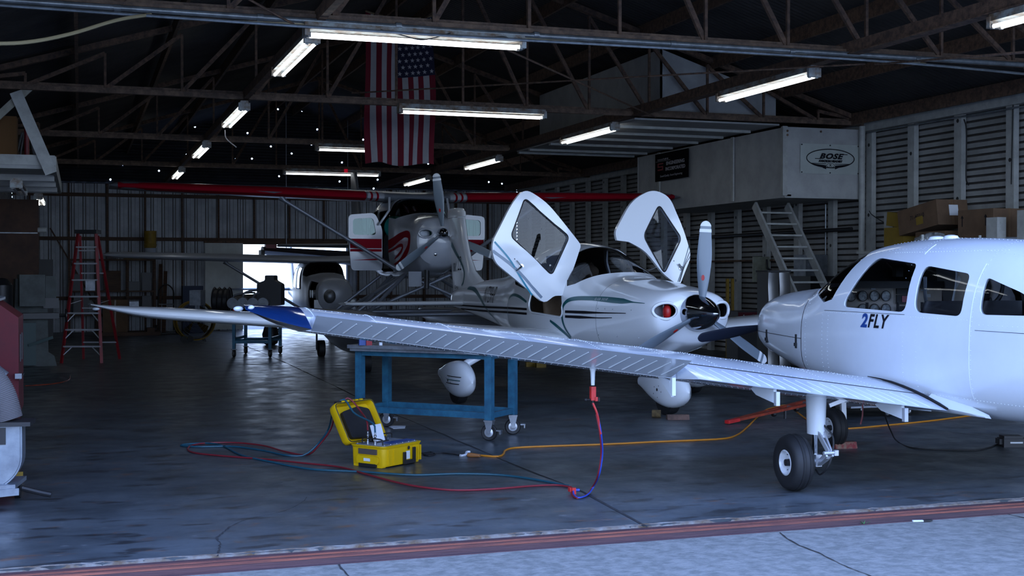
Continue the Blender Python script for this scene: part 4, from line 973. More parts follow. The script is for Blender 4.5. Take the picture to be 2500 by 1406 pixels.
# wings
def cw(sd, s, c, up=True):
    t = (s - .4) / 5.75; ch = 1.52 - .62 * t; yl = -2.42 - .10 * t
    if s > 5.2: k = (s - 5.2) / .97; yl -= .50 * k * k; ch *= 1 - .55 * k * k
    return Vector((sd * s, yl - c * ch, .80 + .078 * (s - .4) + ch * foil_z(c, .145 * (1 - .75 * max(0, (s - 5.5) / .67) ** 2), .02, up) - .02 * ch * c + .05 * max(0, (s - 5.5) / .67) ** 2))
for s in (-1, 1):
    m = MB(); n = 16; cs = [(1 - math.cos(PI * i / n)) / 2 for i in range(n + 1)]
    m.loft([[cw(s, q, c, True) for c in reversed(cs)] + [cw(s, q, c, False) for c in cs[1:-1]] for q in (.4, 1.5, 3, 4.5, 5.2, 5.4, 5.6, 5.75, 5.9, 6.0, 6.08, 6.14, 6.17)]); wg = build('wing', m, 'paint_c', ci)
    m = MB(); m.sphere((s * 6.14, -2.78, 1.26), (.04, .07, .02)); build('position_light', m, 'clear', wg)
slab_wing('tail_fin', ci, [(1.25, -6.0, -7.90, 0), (1.45, -6.3, -7.92, 0), (1.55, -6.62, -7.94, 0), (1.68, -6.90, -7.96, 0), (1.9, -7.10, -8.0, 0), (2.15, -7.24, -8.05, 0), (2.4, -7.33, -8.1, 0), (2.56, -7.38, -8.14, 0)], 'paint_c', .10, 'Z')
fc = slab_wing('fin_cap', ci, [(2.57, -7.34, -8.16, 0), (2.65, -7.36, -8.18, 0), (2.70, -7.46, -8.14, 0), (2.72, -7.60, -8.06, 0)], 'paint_c', .10, 'Z')
for s in (-1, 1): slab_wing('stabilizer', ci, [(s * .05, -7.10, -7.88, 1.17), (s * 1.9, -7.25, -7.80, 1.17), (s * 2.0, -7.35, -7.78, 1.17)], 'paint_c', .11)
def fin_x(y, z): return .055
class _Fin:
    T = [[1.25, -6.0, -7.90], [1.45, -6.3, -7.92], [1.55, -6.62, -7.94], [1.68, -6.90, -7.96], [1.9, -7.10, -8.0], [2.15, -7.24, -8.05], [2.4, -7.33, -8.1], [2.56, -7.38, -8.14], [3, -7.4, -8.2]]
    def x(s, y, z):
        for a, b in zip(s.T, s.T[1:]):
            if z <= b[0]: f = max(0, (z - a[0]) / (b[0] - a[0])); le = a[1] + (b[1] - a[1]) * f; te = a[2] + (b[2] - a[2]) * f; break
        ch = le - te; c = min(1, max(0, (le - y) / ch)); return ch * foil_z(c, .10, 0) + .001
FX = _Fin()
side_text(FX, 'SR', .20, -7.78, 1.74, 'signwhite' if False else 'steel', ci, 1, 0, .002, .75)
side_text(FX, '22', .34, -7.50, 1.80, 'ink', ci, 1, 0, -.004, .62)
side_text(FX, 'Cirrus', .09, -7.68, 1.42, 'ink', ci, 1, 0, 0, .9)
for s in (-1, 1):
    m = ribbon_on(FX, s, [(-7.95, 2.14), (-7.68, 1.98), (-7.44, 1.84), (-7.26, 1.66), (-7.28, 1.52), (-7.38, 1.45)], [.09, .08, .06, .05, .045, .03], k=10); build('teal_swoosh', m, 'teal', ci)
# landing gear with teardrop fairings
def pant(par, c, L, wd, h, nm='wheel_fairing'):
    m = MB(); rr = []
    for i in range(19):
        t = i / 18; y = c[1] + L * .42 - L * t
        k = math.sin(PI / 2 * t / .36) ** .6 if t < .36 else .24 + .76 * math.cos(PI / 2 * (t - .36) / .64) ** 1.2
        k = max(.05, k); ct = c[2] + .05 * t
        ring = []
        for q in range(20):
            a = 2 * PI * q / 20; z = ct + h / 2 * k * math.copysign(abs(math.sin(a)) ** (.9 if math.sin(a) > 0 else .65), math.sin(a)); x = c[0] + wd / 2 * k ** .8 * math.copysign(abs(math.cos(a)) ** .8, math.cos(a)); ring.append(Vector((x, y, max(z, .055))))
        rr.append(ring)
    m.loft(rr); return build(nm, m, 'paint_c', par)
for (x, y, s) in ((-.05, -1.05, 0), (1.72, -3.22, 1), (-1.72, -3.22, -1)):
    p = pant(ci, (x, y, .30), 1.10, .285, .46)
    m = MB(); m.lathe([(.09, -.05), (.19, -.06), (.20, 0), (.19, .06), (.09, .05)], (x, y, .2), 'X', 30); build('tyre', m, 'tyre', ci)
    q = MB(); q.lathe([(.018, 0), (.001, .002)], (x + .148, y, .30), 'X', 12, cap=False); build('axle_hole', q, 'dark', p)
    for k in range(5):
        a = 1.2 * k; q = MB(); q.lathe([(.007, 0), (.001, .002)], (x + .146, y + .09 * math.cos(a), .28 + .07 * math.sin(a)), 'X', 8, cap=False); build('screw', q, 'dark', p)
    if s:
        m = MB(); m.tube([(x, y, .42), (x - s * .10, y - .0, .50), (x - s * .75, y + .02, .84)], [.075, .05, .055], 14); build('gear_leg', m, 'paint_c', ci)
        for k in range(3):
            q = MB(); P = []
            for i in range(9):
                yy = y + .34 - i * .045 - .02 * k; tt = (y + 1.1 * .42 - yy) / 1.1; kk = math.sin(PI / 2 * tt / .36) ** .6 if tt < .36 else .24 + .76 * math.cos(PI / 2 * (tt - .36) / .64) ** 1.2; P.append((x + s * (.150 * kk ** .8 * .985), yy, .36 - .045 * k))
            q.tube(P, .005, 6); build('painted_stripe', q, 'teal' if k == 1 else 'ink', p)
    else:
        m = MB(); m.tube([(x, y, .40), (x, y + .02, .60), (x, y - .05, .78)], [.085, .045, .05], 14); build('gear_leg', m, 'paint_c', ci)
# gull doors: curved panels with a rounded window, hung from the roof edge
def door(outline, window, ro, ri, yp, label, bulge, side):
    O = rpoly([(p.x, p.z) for p in [loc_on_y(*q, yp) for q in outline]], ro, 6); W_ = rpoly([(p.x, p.z) for p in [loc_on_y(*q, yp) for q in window]], ri, 6)
    wc = Vector((sum(p[0] for p in W_) / len(W_), sum(p[1] for p in W_) / len(W_)))
    def hit(poly, a):
        d = Vector((math.cos(a), math.sin(a))); best = None
        for i in range(len(poly)):
            p, q = Vector(poly[i]) - wc, Vector(poly[(i + 1) % len(poly)]) - wc; e = q - p; det = d.x * -e.y + d.y * e.x
            if abs(det) < 1e-9: continue
            t = (p.x * -e.y + p.y * e.x) / det; u = (d.x * p.y - d.y * p.x) / det
            if t > 0 and -1e-6 <= u <= 1 + 1e-6: best = t if best is None else max(best, t)
        return wc + d * (best or .1)
    N = 120; hx = loc_on_y(*outline[0], yp)
    def dep(p): return yp - bulge * ((p.x - wc.x) ** 2 + (p.y - wc.y) ** 2)
    def surf(f, off): return [[Vector((pp.x, dep(pp) - off, pp.y)) for pp in [hit(W_, 2 * PI * k / N).lerp(hit(O, 2 * PI * k / N), ff) for k in range(N)]] for ff in f]
    fr_ = [0, .04, .25, .5, .75, .97, 1]; A_ = surf(fr_, 0); B_ = surf(list(reversed(fr_)), .05)
    m = MB(); m.loft(A_ + B_ + [A_[0]], cap=False); o = build('gull_door', m, 'paint_c', ci, angle=50)
    m = MB(); W2 = [Vector((p[0], dep(Vector(p)) - .02, p[1])) for p in W_]; c0 = Vector((wc.x, dep(wc) - .02, wc.y)); n = len(W2); m.add(W2 + [c0], [(i, (i + 1) % n, n) for i in range(n)]); build('door_window', m, 'glass_d', o)
    m = MB(); m.tube([Vector((p[0], dep(Vector(p)) + .001, p[1])) for p in W_], .008, 6, closed=True); build('window_seal', m, 'dark', o)
    def dpix(px, py, off=.006):
        p = loc_on_y(px, py, yp); return Vector((p.x, dep(Vector((p.x, p.z))) + off, p.z))
    return o, dpix
d_out = [(1412, 600), (1300, 452), (1272, 462), (1203, 590), (1207, 632), (1325, 738), (1362, 738), (1382, 716)]
o, dp = door([(1422, 598), (1335, 492), (1283, 458), (1250, 500), (1203, 594), (1210, 640), (1335, 742), (1358, 722), (1382, 722)], [(1283, 483), (1391, 578), (1349, 672), (1248, 577)], [.03, .5, .14, .3, .12, .12, .12, .04, .03], [.06, .06, .06, .06], -2.42, '', .10, 1)
def dline(o, dp, P, wd, mm, nm):
    m = MB(); Q = spline([dp(*p) for p in P], 5); L = []
    for i, p in enumerate(Q):
        t = Q[min(i + 1, len(Q) - 1)] - Q[max(i - 1, 0)]; t.normalize(); n = Vector((-t.z, 0, t.x)); L.append([p + n * wd / 2, p - n * wd / 2])
    m.loft(L, cap=False, closed=False); return build(nm, m, mm, o)
dline(o, dp, [(1210, 590), (1245, 632), (1275, 680), (1303, 721)], .022, 'teal_b', 'teal_stripe')
dline(o, dp, [(1206, 612), (1260, 655), (1327, 727)], .035, mat('pale_grey_stripe', (.18, .24, .32), .3), 'grey_stripe')
def handle(o, a, b, dp):
    m = MB(); m.tube([dp(*a, .015), dp(*b, .03)], [.016, .010], 8); m.lathe([(.03, -.004), (.03, .012), (.001, .014)], dp(*a, .0), 'Y', 16); build('door_handle', m, 'chrome', o)
    m = MB(); q = dp(a[0] - 16, a[1] - 18, 0); m.lathe([(.009, 0), (.001, .004)], q, 'Y', 10, cap=False); build('key_lock', m, 'steel', o)
handle(o, (1274, 650), (1260, 662), dp)
m = MB(); m.bar(loc_on_y(1262, 636, -2.415) + Vector((0, 0, 0)), loc_on_y(1272, 648, -2.415), .02, .008); build('handle_recess', m, 'steel', o, smooth=False)
o, dp = door([(1528, 588), (1505, 594), (1496, 568), (1540, 488), (1590, 462), (1632, 480), (1668, 560), (1686, 625), (1655, 698), (1620, 672), (1575, 612)], [(1607, 499), (1663, 582), (1620, 668), (1570, 576)], [.05, .04, .12, .35, .35, .3, .5, .10, .05, .4, .4], [.07, .07, .06, .07], -2.48, '', -.10, -1)
for dx in (0, 7, 12): dline(o, dp, [(1680 + dx * .3, 600 + dx * 2), (1665 + dx * .3, 650), (1651 + dx * .4, 688)], .006, 'teal' if dx == 0 else 'ink', 'dark_stripe')
handle(o, (1660, 655), (1653, 644), dp)
# stays, seats and panel inside
for s in (-1, 1):
    m = MB(); m.tube([(s * .50, -2.95, 1.55), (s * .78, -2.50, 1.75)], .012, 8); build('door_stay', m, 'chrome', ci)
    seat(ci, s * .27, -3.05, .92, 'tan', .55); seat(ci, s * .25, -3.95, .92, 'tan', .5)
m = MB(); m.box((0, -2.28, 1.45), (1.0, .45, .04)); m.box((0, -2.5, 1.28), (1.05, .03, .34)); build('glareshield', m, 'dark', ci, smooth=False)
m = MB(); m.box((0, -3.2, .80), (1.0, 2.2, .04)); build('cabin_floor', m, 'dark', ci, smooth=False)
for s in (-1, 1):
    P = [Vector((s * (FC.x(p[0], p[1]) + .002), p[0], p[1])) for p in drc]; m = MB(); m.tube(P, .014, 6, closed=True); build('door_sill', m, 'paint_c', ci)
# fasteners on the cowl
rv = [(Vector((FC.x(y, 1.235), y, 1.235)), (1, 0, 0)) for y in (-.85, -1.05, -1.25, -1.42, -1.58)] + [(Vector((FC.x(y, .92), y, .92)), (1, 0, 0)) for y in (-1.6, -1.2, -.8)]
build('cowl_fasteners', rivets(rv, .010), 'steel', ci, smooth=False)
m = MB(); m.tube([(FC.x(-1.62, .75 + .04 * i) + .001, -1.62, .75 + .04 * i) for i in range(22)], .002, 4); build('cowl_seam', m, 'steel', ci)
# ================================================================== high-wing aircraft
def high_wing(name, label, loc, rz, dz, paint, lead, wing_paint, glass, floats, doors, stripes, s=1.0, prop=True, open_cowl=False):
    t = thing(name, label, 'airplane', loc, rz, None, s)
    z = lambda v: v + dz
    fu = Fuse([[1.62, .26, z(2.22), z(2.42), z(1.98), 2.2, 2.2], [1.59, .38, z(2.2), z(2.52), z(1.84), 2.4, 2.4], [1.48, .44, z(2.2), z(2.60), z(1.74), 2.5, 2.4], [1.18, .48, z(2.2), z(2.65), z(1.66), 2.6, 2.5], [.85, .51, z(2.15), z(2.68), z(1.60), 2.7, 2.7],
               [.55, .53, z(2.15), z(2.74), z(1.57), 2.8, 3], [.25, .54, z(2.15), z(2.90), z(1.55), 3.2, 3], [.0, .55, z(2.15), z(3.02), z(1.55), 4, 3], [-.5, .56, z(2.15), z(3.06), z(1.55), 4, 3], [-1.5, .54, z(2.15), z(3.04), z(1.57), 3.5, 3],
               [-2.1, .46, z(2.15), z(2.86), z(1.64), 2.8, 2.6], [-3.2, .30, z(2.15), z(2.58), z(1.80), 2.3, 2.3], [-4.6, .14, z(2.2), z(2.46), z(1.97), 2, 2], [-5.6, .05, z(2.25), z(2.40), z(2.08), 2, 2]])
    b = build('fuselage', fu.mb(.07, 0, 56), paint)
    ws = [(.56, z(2.69)), (.62, z(2.74)), (.5, z(3.3)), (-.02, z(3.3)), (-.02, z(2.66)), (.3, z(2.62))]
    sw = rpoly([(-.12, z(2.30)), (-.85, z(2.30)), (-.85, z(2.86)), (-.12, z(2.88))], .07)
    rw = rpoly([(-1.0, z(2.32)), (-1.65, z(2.36)), (-1.55, z(2.80)), (-1.0, z(2.86))], .07)
    cs = [side_cutter(ws, -1, 1), side_cutter(sw, -1, 1), side_cutter(rw, -1, 1)]
    if doors: cs[1] = side_cutter(rpoly([(.02, z(1.68)), (-.85, z(1.68)), (-.85, z(2.80)), (.0, z(2.80))], .07), -1, 1)
    if not open_cowl:
        for s_ in (-1, 1): cs.append(ycyl((s_ * .27, z(2.33)), .11, .065, 1.2, 1.9, 20))
    else: cs.append(side_cutter([(.75, z(1.75)), (1.42, z(1.75)), (1.42, z(2.48)), (.75, z(2.52))], -1, 1))
    cut2(b, cs, .03, 'dark'); b.parent = t
    pane(fu, ws, -1, 1, 'windshield', glass, t, -.3, .8)
    for s_ in (-1, 1):
        if not doors: pane(fu, sw, s_ * .2 if s_ > 0 else -1, 1 if s_ > 0 else -.2, 'door_window', glass, t, -1, .1)
        pane(fu, rw, s_ * .2 if s_ > 0 else -1, 1 if s_ > 0 else -.2, 'rear_window', glass, t, -1.9, -.8)
    def hw(sd, q, c, up=True, off=0):
        ch = 1.62 if q < 2.6 else 1.62 - .45 * (q - 2.6) / 2.8; yl = .02 - (.0 if q < 2.6 else .10 * (q - 2.6) / 2.8)
        k = max(0, (q - 5.1) / .25); th = .125 * (1 - .75 * k * k)
        return Vector((sd * q, yl - c * ch + (off if c < .02 else 0), z(3.02) + .024 * q + ch * (foil_z(c, th, .02, up)) + (off if up else -off)))
    n = 14; cs_ = [(1 - math.cos(PI * i / n)) / 2 for i in range(n + 1)]
    for sd in (-1, 1):
        m = MB(); m.loft([[hw(sd, q, c, True) for c in reversed(cs_)] + [hw(sd, q, c, False) for c in cs_[1:-1]] for q in (.0, .6, 2.6, 4, 5.1, 5.2, 5.28, 5.33, 5.35)]); wgo = build('wing', m, wing_paint, t)
        if lead:
            sel = [c for c in cs_ if c < .16]
            def band(q0, q1, mm, nm):
                m = MB(); qs = [q0 + (q1 - q0) * i / 6 for i in range(7)]; m.loft([[hw(sd, q, c, True, .004) for c in reversed(sel)] + [hw(sd, q, c, False, .004) for c in sel[1:]] for q in qs], cap=False, closed=False); return build(nm, m, mm, t)
            band(.95, 5.22, lead, 'leading_edge'); band(.62, .72, 'paint_f', 'white_band'); band(.76, .83, 'paint_f', 'white_band'); band(.72, .76, lead, 'red_band'); band(.83, .87, lead, 'red_band'); band(.87, .93, 'paint_f', 'white_band')
        m = MB(); m.tube([hw(sd, 2.45, .14, False) + Vector((0, 0, -.0)), hw(sd, 2.38, .13, False) + Vector((0, 0, -.07)), (sd * .62, .42, z(1.80)), (sd * .48, .45, z(1.72))], [.07, .035, .035, .06], 12); build('wing_strut', m, 'silver', t)
        slab_wing('stabilizer', t, [(sd * .05, -4.75, -5.75, z(2.25)), (sd * 1.75, -4.95, -5.6, z(2.25))], wing_paint, .10)
    slab_wing('tail_fin', t, [(z(2.3), -4.0, -5.85, 0), (z(2.55), -4.7, -5.9, 0), (z(3.9), -5.4, -6.05, 0)], wing_paint, .10, 'Z')
    if prop: propeller(t, (0, 1.72, z(2.33)), 3, 7, 1.02, 'prop', None, True, wmax=.18); 
    if prop: m = MB(); m.lathe([(.085, -.1), (.085, .02), (.06, .07), (.03, .11), (.001, .12)], (0, 1.74, z(2.33)), 'Y', 20); build('propeller_hub', m, 'spinner', t)
    if not open_cowl:
        for s_ in (-1, 1):
            P = [Vector((s_ * .27 + .12 * math.cos(2 * PI * k / 24), 1.61 - .25 * max(0, abs(s_ * .27 + .12 * math.cos(2 * PI * k / 24)) - .27) ** 1.2, z(2.33) + .075 * math.sin(2 * PI * k / 24))) for k in range(24)]
            m = MB(); m.tube(P, .020, 8, closed=True); build('intake_lip', m, paint, t)
            m = MB(); m.box((s_ * .27, 1.42, z(2.33)), (.22, .02, .13)); build('cooling_fins', m, 'steel', t, smooth=False)
        m = MB(); m.sphere((.10, 1.57, z(1.98)), .05); build('landing_light', m, 'chrome', t)
        m = MB(); m.tube([(.16, 1.25, z(1.75)), (.18, 1.30, z(1.38))], .045, 12); q = MB(); q.box((.36, 1.2, z(1.55)), (.26, .02, .26), rz=.3); build('cowl_flap', q, 'paint_f', t, smooth=False); build('exhaust_stack', m, 'dark', t)
    else:
        m = MB(); m.box((0, 1.08, z(2.15)), (.5, .6, .4))
        for s_ in (-1, 1):
            for yy in (.95, 1.25): m.tube([(s_ * .25, yy, z(2.2)), (s_ * .5, yy, z(2.2))], .10, 14)
        build('bare_engine', m, 'steel', t, smooth=False)
        m = MB(); m.sphere((.15, 1.66, z(2.15)), (.15, .12, .17)); build('starter_ring', m, 'steel', t)
        m = MB(); m.box((-.40, 1.5, z(1.95)), (.2, .05, .22)); m.box((.40, 1.5, z(1.95)), (.2, .05, .22)); build('baffle_plate', m, 'paint', t, smooth=False)
    if doors:
        for s_ in (-1, 1):
            dw = .62; pts = rpoly([(.0, z(1.70)), (dw * .92, z(1.70)), (dw, z(2.30)), (dw, z(2.70)), (.14, z(2.74)), (0, z(2.45))], .08); hole = rpoly([(.11, z(2.34)), (dw - .08, z(2.34)), (dw - .08, z(2.63)), (.17, z(2.65))], .07)
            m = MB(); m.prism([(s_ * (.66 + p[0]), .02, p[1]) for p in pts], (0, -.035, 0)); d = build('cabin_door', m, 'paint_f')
            hc = MB(); hc.prism([(s_ * (.66 + p[0]), .2, p[1]) for p in hole], (0, -.4, 0)); cut(d, [hc]); d.parent = t
            m = MB(); m.prism([(s_ * (.66 + p[0]), .0, p[1]) for p in hole], (0, -.006, 0)); build('door_window', m, 'glass_g', d, smooth=False)
            for z0, z1 in ((z(2.10), z(2.27)), (z(2.04), z(2.085))):
                m = MB(); m.box((s_ * (.66 + dw * .49), .024, (z0 + z1) / 2), (dw * .93, .006, z1 - z0)); build('red_door_stripe', m, 'red_gloss', d, smooth=False)
            m = MB(); m.prism([(s_ * .69, .022, z(1.92)), (s_ * (.66 + dw * .9), .022, z(1.885)), (s_ * .69, .022, z(1.885))], (0, .004, 0)); build('red_door_stripe', m, 'red_gloss', d, smooth=False)
        m = MB(); m.sphere((.3, -.45, z(2.50)), (.22, .08, .22)); m.sphere((-.3, -.45, z(2.50)), (.22, .08, .22)); build('seat_cover', m, 'pulley', t)
        seat(t, .27, -.35, z(1.75), 'darkleather', .5); seat(t, -.27, -.35, z(1.75), 'darkleather', .5)
    if doors:
        for s_ in (-1, 1): m = MB(); m.tube([(s_ * .54, .06, z(3.02)), (s_ * .56, .12, z(2.78)), (s_ * .74, .10, z(2.52))], .022, 8); build('door_prop_bar', m, 'paint_f', t)
    if stripes:
        for sd in (-1, 1):
            m = ribbon_on(fu, sd, [(0.02, z(2.16)), (.4, z(2.22)), (.8, z(2.30)), (1.08, z(2.33)), (1.25, z(2.28)), (1.22, z(2.12)), (1.0, z(1.98)), (.7, z(1.86)), (.1, z(1.78))], [.17, .16, .15, .12, .11, .10, .08, .05, .02], k=10); build('red_swoosh', m, stripes, t)
            m = ribbon_on(fu, sd, [(0.02, z(2.04)), (.4, z(2.08)), (.78, z(2.14)), (.92, z(2.12)), (.82, z(2.03)), (.4, z(1.90))], [.04, .04, .05, .06, .05, .02], k=8); build('red_swoosh', m, stripes, t)
            m = ribbon_on(fu, sd, [(-.95, z(2.15)), (-2.5, z(2.2)), (-4.5, z(2.25))], [.17, .12, .05], k=12); build('red_stripe', m, stripes, t)
    if floats:
        for sd in (-1, 1):
            fl_ = Fuse([[3.0, .05, .85, .93, .78, 2, 2], [2.8, .20, .80, .98, .60, 2.4, 1.6], [2.2, .33, .75, 1.0, .38, 3, 1.5], [.8, .38, .72, 1.0, .26, 3.5, 1.4], [-.6, .38, .72, .98, .26, 3.5, 1.4], [-1.4, .36, .72, .96, .42, 3.5, 1.5], [-3.0, .28, .74, .94, .55, 3, 1.7], [-4.6, .10, .80, .92, .70, 2.4, 2]])
            m = fl_.mb(.15, 0, 28); m.xf(Matrix.Translation((sd * 1.30, 0, 0))); build('float', m, 'silver', t)
            for yy in (1.6, -2.6): m = MB(); m.lathe([(.06, -.05), (.16, -.06), (.16, .06), (.06, .05)], (sd * 1.3, yy, .16), 'X', 20); m.box((sd * 1.3 + .09, yy, .3), (.03, .05, .34)); build('amphibious_wheel', m, 'tyre', t)
            for (a, b_) in (((sd * .42, .75, z(1.62)), (sd * 1.25, .65, .98)), ((sd * .42, .75, z(1.62)), (sd * 1.25, 1.5, .98)), ((sd * .42, -1.2, z(1.6)), (sd * 1.25, -1.3, .96)), ((sd * .42, -.3, z(1.6)), (sd * 1.25, .55, .98)), ((sd * .40, .75, z(1.62)), (-sd * 1.1, .7, .98)), ((sd * .42, .7, z(1.62)), (sd * 1.25, -.4, .98))):
                m = MB(); m.tube([a, b_], .032, 10); build('float_strut', m, 'silver', t)
        for yy in (.68, -1.3): m = MB(); m.tube([(-1.25, yy, .92), (1.25, yy, .92)], .04, 10); build('spreader_bar', m, 'silver', t)
    else:
        for sd in (-1, 1):
            m = MB(); m.tube([(sd * .35, -.65, z(1.62)), (sd * 1.1, -.65, .30)], [.05, .03], 10); build('gear_leg', m, wing_paint, t)
            m = MB(); m.lathe([(.08, -.07), (.19, -.08), (.215, 0), (.19, .08), (.08, .07)], (sd * 1.18, -.65, .215), 'X', 24); build('tyre', m, 'tyre', t)
        m = MB(); m.lathe([(.07, -.06), (.17, -.06), (.18, 0), (.17, .06), (.07, .06)], (0, 1.15, .18), 'X', 24); build('tyre', m, 'tyre', t)
        m = MB(); m.tube([(0, 1.15, z(1.75)), (0, 1.15, .2)], .035, 10); build('nose_strut', m, 'silver', t)
    return t
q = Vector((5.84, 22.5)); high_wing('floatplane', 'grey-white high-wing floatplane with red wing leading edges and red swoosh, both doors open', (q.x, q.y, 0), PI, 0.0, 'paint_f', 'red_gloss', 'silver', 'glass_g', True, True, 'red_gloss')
M['silver2'] = mat('grey_wing_paint', (.34, .36, .40), .3, metal=.1)
high_wing('high_wing_airplane', 'small dull silver high-wing airplane with its cowling off before the open back doorway', (5.9, 32.3, 0), PI, -1.06, 'silver2', None, 'silver2', 'glass', False, False, None, prop=False, open_cowl=True)
# dark wing slung from the roof before the doorway
dw = thing('stored_wing', 'dark wing panel with a red tip slung from the roof before the bright back doorway', 'wing panel')
a = PY(641, 612, 35.4); b_ = PY(900, 636, 35.4)
m = MB(); n = 10; cs_ = [(1 - math.cos(PI * i / n)) / 2 for i in range(n + 1)]; rr = []
for i in range(9):
    t_ = i / 8; p = a.lerp(b_, t_); ch = .75 + .8 * t_; rr.append([p + Vector((0, .5 * ch - c * ch, ch * foil_z(c, .28, .02, True))) for c in reversed(cs_)] + [p + Vector((0, .5 * ch - c * ch, ch * foil_z(c, .28, .02, False))) for c in cs_[1:-1]])
m.loft(rr); build('wing_skin', m, mat('dark_brown_dope', (.03, .026, .028), .5), dw)
m = MB(); m.box(a + Vector((.22, 0, .11)), (.30, .3, .12)); build('red_tip_cover', m, 'redhose', dw, smooth=False)
m = MB(); m.box(a + Vector((-.02, 0, -.05)), (.10, .5, .14)); build('tip_block', m, 'dark', dw, smooth=False)
for t_ in (.22, .8): p = a.lerp(b_, t_); m = MB(); m.tube([p + Vector((0, 0, .08)), Vector((p.x, p.y, roof_z(p.x) - .1))], .012, 6); build('hanging_wire', m, 'steel', dw)
# ================================================================== shop equipment
def caster(par, c, top, R=.065, brake=True, rz=0.5):
    x, y = c[0], c[1]; ca, sa = math.cos(rz), math.sin(rz)
    o = None; m = MB(); m.lathe([(R * .55, -.018), (R * .9, -.022), (R, -.012), (R, .012), (R * .9, .022), (R * .55, .018)], (0, 0, 0), 'X', 24, cap=False)
    m.xf(Matrix.Translation((x, y, R)) @ Matrix.Rotation(rz, 4, 'Z')); o = build('caster_wheel', m, 'black', par)
    m = MB(); m.lathe([(R * .55, -.02), (R * .2, -.024), (.01, -.03), (.01, .03), (R * .2, .024), (R * .55, .02)], (0, 0, 0), 'X', 20); m.xf(Matrix.Translation((x, y, R)) @ Matrix.Rotation(rz, 4, 'Z')); build('caster_hub', m, 'alu', o)
    m = MB()
    for s in (-1, 1): m.prism([(s * .027, -R * .22, R * .85), (s * .027, R * .15, R * .85), (s * .027, R * .55, top - .01), (s * .027, -R * .55, top - .01)], (s * .004, 0, 0))
    m.box((0, 0, top - .008), (.10, .09, .012))
    if brake: m.box((0, -R * 1.25, R * 1.25), (.05, .05, .012)); m.box((0, -R * 1.45, R * 1.05), (.05, .012, .04))
    m.xf(Matrix.Translation((x, y, 0)) @ Matrix.Rotation(rz, 4, 'Z')); build('caster_fork', m, 'steel', o, smooth=False)
# near blue table
L0 = Vector((3.83, 11.85, 0)); ax = Vector((-1.12, 1.10, 0)); ay = Vector((.40, .45, 0)); TL = ax.length; TWd = ay.length; rzt = math.atan2(ay.x * -1, ay.y) if False else math.atan2(ax.y, ax.x) - PI
cen = L0 + ax / 2 + ay / 2
tb = thing('rolling_table', 'blue steel rolling table with grey top under the white wing', 'table', cen, rzt)
hl, hw2 = TL / 2, TWd / 2
m = MB(); m.box((0.02, 0, .895), (TL + .14, TWd + .16, .035)); m.box((0.02, 0, .865), (TL + .10, TWd + .12, .03)); build('tabletop', m, 'tabletop', tb, smooth=False)
for sx in (-1, 1):
    for sy in (-1, 1):
        m = MB(); m.box((sx * (hl - .035), sy * (hw2 - .035), .53), (.075, .075, .65)); build('leg', m, 'bluesteel', tb, smooth=False)
        caster(tb, (sx * (hl - .035), sy * (hw2 - .035)), .205, .082, True, 1.75 + .15 * sx + .2 * sy)
for z in (.245, .83):
    m = MB()
    for sy in (-1, 1): m.box((0, sy * (hw2 - .035), z), (TL - .07, .045, .06))
    for sx in (-1, 1): m.box((sx * (hl - .035), 0, z), (.045, TWd - .10, .055))
    build('lower_frame' if z < .5 else 'upper_frame', m, 'bluesteel', tb, smooth=False)
# small items on it
for i, (px, py, mm, d, lab) in enumerate([(884, 838, 'navy', (.07, .05, .07), 'small blue box on the left end of the near table'), (900, 838, 'signred', (.06, .05, .06), 'small red and white packet beside the blue box on the near table'), (929, 838, 'paper', (.03, .03, .05), 'tiny white cap standing on the near table')]):
    p = Pd(px, py, 13.0); m = MB(); m.box((p.x, p.y, .9125 + d[2] / 2), d); m.box((p.x, p.y, .9125 + d[2] + .006), (d[0] * .6, d[1] * .6, .012)); tag(build(['parts_box', 'shop_packet', 'bottle_cap'][i], m, mm, smooth=False), lab, ['box', 'packet', 'cap'][i])
# far blue cart with engine
c4 = [G(609, 874), G(698, 874), G(647, 863), G(564, 860)]
ce = sum(c4, Vector()) / 4; e1 = (c4[1] - c4[0]); e2 = (c4[3] - c4[0]); rc = math.atan2(e1.y, e1.x)
fc_ = thing('rolling_cart', 'far blue steel cart on black casters in the light from the back doorway', 'cart', (ce.x, ce.y, 0), rc)
hl, hw2 = e1.length / 2, .55
for sx in (-1, 1):
    for sy in (-1, 1):
        m = MB(); m.box((sx * hl, sy * hw2, .47), (.06, .06, .62)); build('leg', m, 'bluesteel', fc_, smooth=False); caster(fc_, (sx * hl, sy * hw2), .16, .075, False)
m = MB()
for sy in (-1, 1): m.box((0, sy * hw2, .30), (2 * hl, .05, .06))
for sx in (-1, 1): m.box((sx * hl, 0, .36), (.05, 2 * hw2, .05))
m.bar((-hl, -hw2, .33), (hl, hw2, .33), .04, .04); build('frame_rail', m, 'bluesteel', fc_, smooth=False)
m = MB(); m.box((-.1, 0, .79), (2 * hl + .7, 2 * hw2 + .3, .04)); build('tabletop', m, 'dark', fc_, smooth=False)
en = thing('engine', 'dark aircraft engine with a round guard lying on the far blue cart', 'engine', (ce.x - .25, ce.y, .81), rc)
m = MB(); m.lathe([(.10, -.30), (.19, -.27), (.20, .1), (.23, .2), (.21, .55), (.12, .6)], (.05, 0, .22), 'X', 20); build('crankcase', m, 'dark', en)
m = MB(); m.prism(rpoly([(-.24, 0), (.24, 0), (.24, .42), (.10, .50), (.10, .60), (-.08, .60), (-.08, .50), (-.24, .44)], .03), (0, 0, .42)); m.xf(frame_xf((.52, .21, .20), (1, 0, 0), (0, 0, 1), (0, -1, 0))); build('accessory_case', m, 'dark', en)
